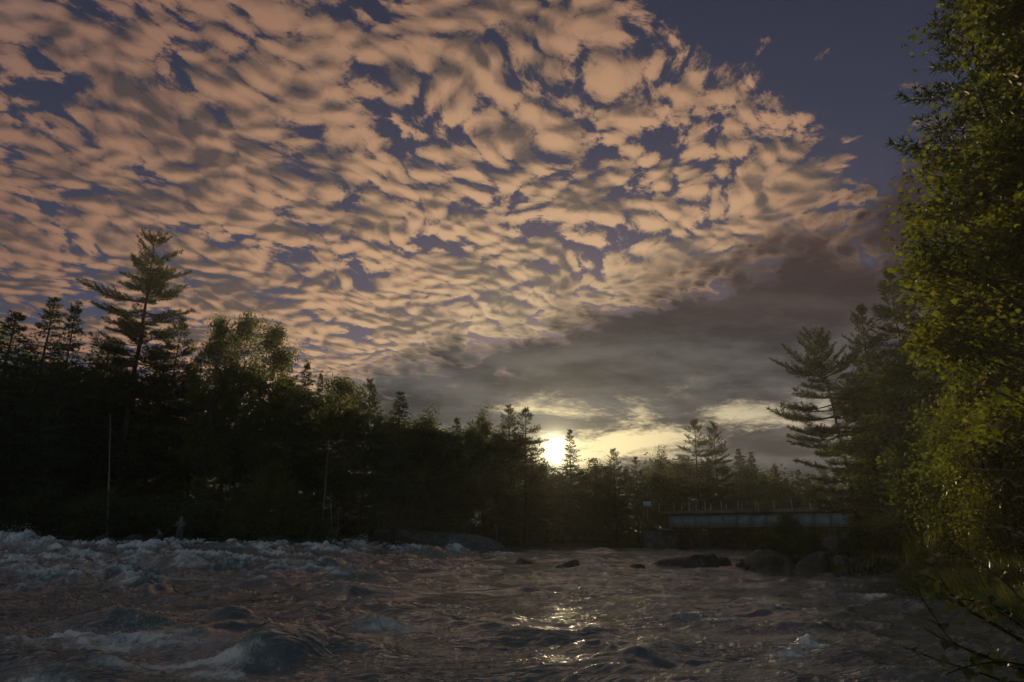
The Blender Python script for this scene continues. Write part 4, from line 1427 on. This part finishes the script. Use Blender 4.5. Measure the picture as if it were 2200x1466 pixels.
def person(px, py, dist, height, facing, label, J, jacket, trousers, hat, z=None):
    """J: joints of the pose in units of body height, x to the figure's left-right, y forward, z up."""
    p = spot(px, py, dist)
    root = link('person', None, loc=(p.x, p.y, p.z if z is None else z), rot=(0, 0, facing), scale=(height,) * 3)
    tag(root, label, 'person')
    P = {k: np.array(v, float) for k, v in J.items()}
    names = ['pelvis', 'waist', 'chest', 'neck', 'skull', 'crown', 'sh_l', 'el_l', 'wr_l', 'sh_r', 'el_r', 'wr_r', 'hip_l', 'kn_l', 'an_l', 'toe_l', 'hip_r', 'kn_r', 'an_r', 'toe_r']
    rad = [0.075, 0.068, 0.082, 0.032, 0.050, 0.040, 0.038, 0.027, 0.019, 0.038, 0.027, 0.019, 0.056, 0.037, 0.024, 0.020, 0.056, 0.037, 0.024, 0.020]
    ed = [('pelvis', 'waist'), ('waist', 'chest'), ('chest', 'neck'), ('neck', 'skull'), ('skull', 'crown'), ('chest', 'sh_l'), ('sh_l', 'el_l'), ('el_l', 'wr_l'), ('chest', 'sh_r'),
          ('sh_r', 'el_r'), ('el_r', 'wr_r'), ('pelvis', 'hip_l'), ('hip_l', 'kn_l'), ('kn_l', 'an_l'), ('an_l', 'toe_l'), ('pelvis', 'hip_r'), ('hip_r', 'kn_r'), ('kn_r', 'an_r'), ('an_r', 'toe_r')]
    pts, edges, radii = [P[k] for k in names], [(names.index(a), names.index(b)) for a, b in ed], list(rad)
    # hands: palm, four fingers and a thumb
    for sd in 'lr':
        w = names.index('wr_' + sd)
        e = P['el_' + sd]
        fwd = (P['wr_' + sd] - e) / np.linalg.norm(P['wr_' + sd] - e)
        side = np.cross(fwd, [0, 0, 1.0])
        side /= np.linalg.norm(side) + 1e-9
        dn = np.cross(side, fwd)
        palm = len(pts)
        pts.append(P['wr_' + sd] + fwd * 0.035)
        radii.append(0.018)
        edges.append((w, palm))
        for k, (off, ln) in enumerate(((-0.018, 0.036), (-0.006, 0.042), (0.006, 0.040), (0.018, 0.030))):
            i = len(pts)
            pts += [pts[palm] + side * off + fwd * 0.022, pts[palm] + side * off + fwd * (0.022 + ln * 0.6) + dn * -0.012 * 1.2]
            radii += [0.0058, 0.0050]
            edges += [(palm, i), (i, i + 1)]
        i = len(pts)
        s2 = 1 if sd == 'l' else -1
        pts.append(pts[palm] + side * 0.030 * s2 + fwd * 0.012)
        radii.append(0.007)
        edges.append((palm, i))
    link('body', skin_mesh('body', pts, edges, radii, M['skin']), root)
    nose = Geo()
    hd = P['skull'] + (P['crown'] - P['skull']) * 0.3
    nose.tube([hd + [0, 0.046, 0.012], hd + [0, 0.060, -0.008]], [0.006, 0.010], 6)
    link('nose', nose.mesh('nose', M['skin'], True), root)
    for sx in (-1, 1):
        eg = Geo()
        eg.tube([hd + [sx * 0.019, 0.044, 0.010], hd + [sx * 0.019, 0.051, 0.010]], [0.007, 0.005], 6)
        link('eye', eg.mesh('eye', M['twig'], True), root)
        eg = Geo()
        eg.tube([hd + [sx * 0.048, -0.002, 0.012], hd + [sx * 0.054, -0.006, -0.016]], [0.010, 0.006], 6)
        link('ear', eg.mesh('ear', M['skin'], True), root)
    # clothes
    jn = ['waist', 'pelvis', 'chest', 'neck', 'sh_l', 'el_l', 'wr_l', 'sh_r', 'el_r', 'wr_r']
    jr = [0.086, 0.090, 0.100, 0.046, 0.052, 0.041, 0.030, 0.052, 0.041, 0.030]
    je = [('waist', 'pelvis'), ('waist', 'chest'), ('chest', 'neck'), ('chest', 'sh_l'), ('sh_l', 'el_l'), ('el_l', 'wr_l'), ('chest', 'sh_r'), ('sh_r', 'el_r'), ('el_r', 'wr_r')]
    jp = [P[k] for k in jn]
    jp[3] = P['chest'] * 0.45 + P['neck'] * 0.55
    jp[6] = P['el_l'] * 0.12 + P['wr_l'] * 0.88
    jp[9] = P['el_r'] * 0.12 + P['wr_r'] * 0.88
    link('jacket', skin_mesh('jacket', jp, [(jn.index(a), jn.index(b)) for a, b in je], jr, jacket), root)
    tn = ['pelvis', 'hip_l', 'kn_l', 'an_l', 'hip_r', 'kn_r', 'an_r']
    te = [('pelvis', 'hip_l'), ('hip_l', 'kn_l'), ('kn_l', 'an_l'), ('pelvis', 'hip_r'), ('hip_r', 'kn_r'), ('kn_r', 'an_r')]
    link('trousers', skin_mesh('trousers', [P[k] for k in tn], [(tn.index(a), tn.index(b)) for a, b in te], [0.088, 0.070, 0.050, 0.040, 0.070, 0.050, 0.040], trousers), root)
    for sd in 'lr':
        bg = skin_mesh('boot', [P['an_' + sd] + [0, 0, 0.03], P['an_' + sd], P['toe_' + sd]], [(0, 1), (1, 2)], [0.036, 0.036, 0.026], M['twig'], sub=1)
        link('boot', bg, root)
    if hat is not None:
        hg = Geo()
        c = P['crown'] + [0, 0, -0.006]
        hg.tube([c + [0, 0, -0.004], c + [0, 0, 0.02], c + [0, 0, 0.042], c + [0, 0, 0.05]], [0.055, 0.053, 0.036, 0.005], 12)
        h = link('hat', hg.mesh('hat', hat, True), root)
        bg = Geo()
        bg.tube([c + [0, 0.035, 0.002], c + [0, 0.085, -0.006]], [0.040, 0.026], 8)
        link('brim', bg.mesh('brim', hat, True), h)
    return root


STAND = dict(pelvis=(0, 0, 0.53), waist=(0, 0, 0.61), chest=(0, 0.005, 0.74), neck=(0, 0.01, 0.845), skull=(0, 0.02, 0.915), crown=(0, 0.018, 0.955),
             sh_l=(-0.105, 0, 0.80), el_l=(-0.150, 0.02, 0.645), wr_l=(-0.06, 0.14, 0.66), sh_r=(0.105, 0, 0.80), el_r=(0.165, 0.0, 0.64), wr_r=(0.20, 0.13, 0.66),
             hip_l=(-0.055, 0, 0.49), kn_l=(-0.065, 0.015, 0.27), an_l=(-0.07, 0, 0.05), toe_l=(-0.08, 0.09, 0.022), hip_r=(0.055, 0, 0.49), kn_r=(0.065, 0.015, 0.27), an_r=(0.07, 0, 0.05), toe_r=(0.08, 0.09, 0.022))
CROUCH = dict(STAND, pelvis=(0, -0.10, 0.22), waist=(0, -0.08, 0.31), chest=(0, -0.01, 0.43), neck=(0, 0.05, 0.52), skull=(0, 0.085, 0.585), crown=(0, 0.09, 0.625),
              sh_l=(-0.105, -0.01, 0.48), el_l=(-0.14, 0.08, 0.36), wr_l=(-0.07, 0.20, 0.33), sh_r=(0.105, -0.01, 0.48), el_r=(0.14, 0.08, 0.36), wr_r=(0.07, 0.20, 0.33),
              hip_l=(-0.055, -0.08, 0.20), kn_l=(-0.09, 0.12, 0.27), an_l=(-0.085, 0.02, 0.05), toe_l=(-0.095, 0.11, 0.022), hip_r=(0.055, -0.08, 0.20), kn_r=(0.09, 0.12, 0.27), an_r=(0.085, 0.02, 0.05), toe_r=(0.095, 0.11, 0.022))
REACH = dict(STAND, chest=(0, 0.03, 0.735), waist=(0, 0.005, 0.61), neck=(0, 0.055, 0.835), skull=(0, 0.075, 0.90), crown=(0, 0.078, 0.94), sh_l=(-0.10, 0.03, 0.79), el_l=(-0.10, 0.15, 0.70), wr_l=(-0.05, 0.28, 0.65),
             sh_r=(0.10, 0.03, 0.79), el_r=(0.11, 0.14, 0.69), wr_r=(0.05, 0.26, 0.64), kn_l=(-0.05, 0.03, 0.27), kn_r=(0.05, 0.02, 0.27), an_l=(-0.05, 0.0, 0.05), an_r=(0.05, -0.01, 0.05))
person(383, 1172, 45.4, 1.80, math.pi + 0.2, 'person in grey clothes standing on the left bank with hands at the chest', STAND,
       cloth('grey_jacket', (0.15, 0.16, 0.17)), cloth('grey_trousers', (0.11, 0.115, 0.12)), cloth('pale_cap', (0.24, 0.23, 0.21)))
person(341, 1176, 45.8, 1.72, math.pi - 0.5, 'person crouching among the rocks beside the standing one', CROUCH,
       cloth('dark_jacket', (0.09, 0.085, 0.10)), cloth('dark_trousers', (0.07, 0.07, 0.085)), cloth('dull_cap', (0.15, 0.15, 0.13)))
person(1067, 1160, 72.5, 1.66, math.pi * 0.5 + 0.2, 'small person standing on the sloping end of the long rock ledge', REACH,
       cloth('pale_top', (0.17, 0.17, 0.15)), cloth('blue_grey_shorts', (0.14, 0.14, 0.18)), None)

# ------------------------------------------------------------------ grass and shrubs of the right bank
def grass_field(name, spots, g, blade=(0.5, 0.9), width=0.012, per=110, spread=0.22, mat='grass', lean_dir=None):
    """Arching blades in tussocks; one object, nobody could count them."""
    V, F, n0 = [], [], 0
    for (x, y, h) in spots:
        z = float(ground_h(x, y)) - 0.03
        n = per
        bx = x + g.normal(0, spread, n)
        by = y + g.normal(0, spread, n)
        az = g.random(n) * 6.283
        out = np.stack([np.cos(az), np.sin(az)], 1) * 0.7 + np.stack([bx - x, by - y], 1) * 1.6
        if lean_dir is not None:
            out += np.array(lean_dir) * 0.5
        L = h * (blade[0] + (blade[1] - blade[0]) * g.random(n))
        bend = 0.25 + 0.65 * g.random(n)
        side = np.stack([-np.sin(az), np.cos(az), 0 * az], 1) * width * (0.6 + 0.8 * g.random((n, 1)))
        pts = []
        for k, q in enumerate((0.0, 0.35, 0.7, 1.0)):
            px = bx + out[:, 0] * bend * L * q ** 1.8 * 0.8
            py = by + out[:, 1] * bend * L * q ** 1.8 * 0.8
            pz = z + L * (q - 0.55 * bend * q ** 2.3)
            c = np.stack([px, py, pz], 1)
            wq = (1 - q) ** 0.6
            pts.append((c - side * wq, c + side * wq))
        P = np.stack([pts[0][0], pts[0][1], pts[1][0], pts[1][1], pts[2][0], pts[2][1], pts[3][0]], 1)
        V.append(P.reshape(-1, 3))
        i = n0 + np.arange(n)[:, None] * 7
        F.append(np.concatenate([i + [0, 1, 3], i + [0, 3, 2], i + [2, 3, 5], i + [2, 5, 4], i + [4, 5, 6]], 0))
        n0 += n * 7
    o = link(name, make_mesh(name, np.concatenate(V), np.concatenate(F), M[mat]))
    tag(o, kind='stuff')
    return o


g = np.random.default_rng(91)
sp = []
shore = np.array([(6.9, 6.4), (8.0, 9.0), (9.5, 13), (11.1, 19), (12.5, 22.4), (15.4, 25.0)])
for k in range(420):
    s = g.random() * (len(shore) - 1)
    i = int(s)
    b = shore[i] + (shore[i + 1] - shore[i]) * (s - i)
    back = g.random() ** 1.6 * 3.2
    x, y = b[0] + back + g.normal(0, 0.12), b[1] - back * 0.25 + g.normal(0, 0.2)
    if river_sd(x, y) < -0.15:
        continue
    sp.append((x, y, 0.75 + 0.35 * g.random()))
grass_field('bank_grass', sp, g, per=105, spread=0.20, lean_dir=(-0.8, 0.1))
sp = []
for k in range(150):
    x = 11.2 + 10.5 * g.random()
    y = 28.2 + 5.0 * g.random()
    if river_sd(x, y) > -0.1:
        sp.append((x, y, 0.40 + 0.25 * g.random()))
grass_field('island_grass', sp, g, per=70, width=0.016, spread=0.32)
# tall reeds at the tip of the bank
sp = [(11.55 + 0.5 * g.random(), 20.2 + 0.9 * g.random(), 2.0 + 0.5 * g.random()) for k in range(9)]
grass_field('tall_reeds', sp, g, (0.55, 1.0), 0.012, 26, 0.10)

KIT['island'] = broadleaf(81, 2.8, 0.04, 1.5, 130, 90, 0.085, M['brush'], M['twig'], LEAF_OVAL, stems=6, clump_r=0.24, r0=0.06)
isl = [(1690, 1108, 32.5, 'rounded dark shrub on the island in front of the bridge', 0.95),
       (1640, 1150, 32.6, 'low shrub at the left end of the island', 1.3),
       (1745, 1148, 33.5, 'low shrub between the island shrub and the half hidden boulder', 1.2),
       (1850, 1130, 34.0, 'dark bank shrub right of the half hidden boulder', 1.3),
       (1905, 1110, 33.0, 'dark bank shrub under the leaning pine', 1.3),
       (1965, 1085, 31.0, 'dark bank shrub left of the willows', 1.3),
       (2030, 1080, 29.5, 'dark bank shrub behind the willows', 1.2),
       (1815, 1165, 31.0, 'smallest shrub at the waterline right of the pale block', 1.3)]
for px, py, d, label, w in isl:
    tree_at('shrub', KIT['island'], px, py, d, label, width=w, cat='shrub', parts=('stem', 'foliage'))


# ------------------------------------------------------------------ the near alder branches at the lower right
def leaf_mesh(name, mat):
    """A single broad leaf, 1 unit long, folded along its midrib and curling at the tip."""
    rows = [(0.0, 0.02), (0.10, 0.16), (0.28, 0.30), (0.50, 0.34), (0.70, 0.27), (0.88, 0.13), (1.0, 0.01)]
    V, F = [], []
    for y, w in rows:
        z = 0.10 * math.sin(y * 3.0) - 0.22 * y ** 2
        V += [(-w, y, z + w * 0.32), (0, y, z), (w, y, z + w * 0.32)]
    for i in range(len(rows) - 1):
        a = i * 3
        F += [(a, a + 1, a + 4, a + 3), (a + 1, a + 2, a + 5, a + 4)]
    return make_mesh(name, V, np.array(F), mat, True)


ALDER_LEAF = leaf_mesh('leaf', M['alder'])


def near_shrub(label, stems, seed, leaf=0.10, step=0.055):
    """stems: lists of (px, py, dist) points, root first. Every leaf is a part of its own."""
    g = np.random.default_rng(seed)
    first = spot(*stems[0][0])
    base = Vector((first.x, first.y, float(ground_h(first.x, first.y))))
    root = link('alder_shrub', None, loc=base)
    tag(root, label, 'shrub')
    for st in stems:
        P = np.array([list(spot(*q) - base) for q in st])
        # smooth the polyline
        t = np.linspace(0, len(P) - 1, 6 * (len(P) - 1) + 1)
        Q = np.stack([np.interp(t, np.arange(len(P)), P[:, k]) for k in range(3)], 1)
        for _ in range(3):
            Q[1:-1] = (Q[:-2] + 2 * Q[1:-1] + Q[2:]) / 4
        L = np.concatenate([[0], np.cumsum(np.linalg.norm(np.diff(Q, axis=0), axis=1))])
        geo = Geo()
        geo.tube(Q, 0.0085 * (1 - 0.8 * L / L[-1]) + 0.0015, 6)
        stem = link('stem', geo.mesh('stem', M['twig'], True), root)
        d = 0.25
        k = 0
        while d < L[-1]:
            p = np.array([np.interp(d, L, Q[:, j]) for j in range(3)])
            tan = np.array([np.interp(min(d + 0.05, L[-1]), L, Q[:, j]) for j in range(3)]) - np.array([np.interp(d - 0.05, L, Q[:, j]) for j in range(3)])
            tan /= np.linalg.norm(tan) + 1e-9
            sd = np.cross(tan, [0, 0, 1]) * (1 if k % 2 else -1)
            y = Vector(tan * 0.5 + sd * 0.8 + np.array([g.normal(0, .2), g.normal(0, .2), g.normal(0.0, 0.35)])).normalized()
            n = Vector((g.normal(0, 0.45), g.normal(-0.15, 0.45), 1)).normalized()
            x = y.cross(n).normalized()
            n = x.cross(y)
            s = leaf * (0.65 + 0.7 * g.random())
            mt = Matrix((x, y, n)).transposed().to_4x4()
            o = link('leaf', ALDER_LEAF, root)
            o.matrix_local = Matrix.Translation(Vector(p) + y * 0.012) @ mt @ Matrix.Scale(s, 4)
            d += step * (0.6 + 0.8 * g.random())
            k += 1
    return root


near_shrub('dark alder shrub with long bare stems arching over the water at lower right', [
    [(2290, 1470, 4.6), (2200, 1440, 4.5), (2120, 1415, 4.5), (2045, 1382, 4.5), (2010, 1330, 4.6), (1968, 1265, 4.7)],
    [(2290, 1470, 4.6), (2180, 1430, 4.5), (2090, 1400, 4.6), (2030, 1375, 4.6), (1975, 1345, 4.7)],
    [(2300, 1490, 4.5), (2230, 1360, 4.4), (2140, 1300, 4.4), (2060, 1285, 4.5), (2000, 1290, 4.6)]], 1)
near_shrub('alder shrub whose forked stems rise before the grassy bank', [
    [(2320, 1480, 5.4), (2200, 1380, 5.2), (2100, 1325, 5.2), (2050, 1290, 5.2), (2010, 1225, 5.2), (1998, 1205, 5.2)],
    [(2320, 1480, 5.4), (2190, 1370, 5.2), (2080, 1310, 5.2), (2030, 1262, 5.3), (1985, 1235, 5.3), (1965, 1240, 5.3)],
    [(2340, 1470, 5.6), (2240, 1340, 5.4), (2160, 1250, 5.4), (2090, 1198, 5.4), (2020, 1198, 5.5)]], 2, 0.085, 0.06)
near_shrub('leafy alder sprigs filling the bottom right corner', [
    [(2330, 1520, 3.9), (2200, 1480, 3.8), (2090, 1440, 3.8), (2020, 1420, 3.9), (1965, 1400, 4.0)],
    [(2330, 1520, 3.9), (2240, 1440, 3.7), (2160, 1420, 3.7), (2080, 1430, 3.7), (2030, 1450, 3.7)],
    [(2330, 1520, 3.9), (2260, 1400, 3.8), (2190, 1340, 3.8), (2140, 1310, 3.9), (2110, 1270, 4.0)],
    [(2340, 1520, 3.6), (2260, 1470, 3.5), (2170, 1465, 3.5), (2080, 1475, 3.5)]], 3, 0.085, 0.06)
near_shrub('overhanging alder sprays with large dark leaves at the right edge', [
    [(2380, 1200, 4.4), (2290, 1130, 4.3), (2200, 1060, 4.3), (2120, 1010, 4.4)],
    [(2380, 1200, 4.4), (2280, 1080, 4.3), (2190, 960, 4.3), (2130, 920, 4.4)],
    [(2380, 1200, 4.4), (2300, 1010, 4.4), (2220, 880, 4.4), (2140, 840, 4.5), (2090, 835, 4.6)],
    [(2380, 1200, 4.4), (2290, 1190, 4.3), (2210, 1160, 4.3), (2150, 1130, 4.4)]], 4, 0.11, 0.09)

# ------------------------------------------------------------------ added haze box, lifts the dark wood in place of lens veil
def build_haze():
    g = Geo()
    g.box((0, 50, 12), (380, 260, 30))
    m, t, out = new_mat('haze')
    v = node(t, 'ShaderNodeVolumePrincipled')
    v.inputs['Color'].default_value = (0.95, 0.95, 0.92, 1)
    v.inputs['Density'].default_value = 0.00042
    v.inputs['Anisotropy'].default_value = 0.35
    t.links.new(v.outputs[0], out.inputs['Volume'])
    tag(link('haze', g.mesh('haze', m)), kind='stuff')


build_haze()
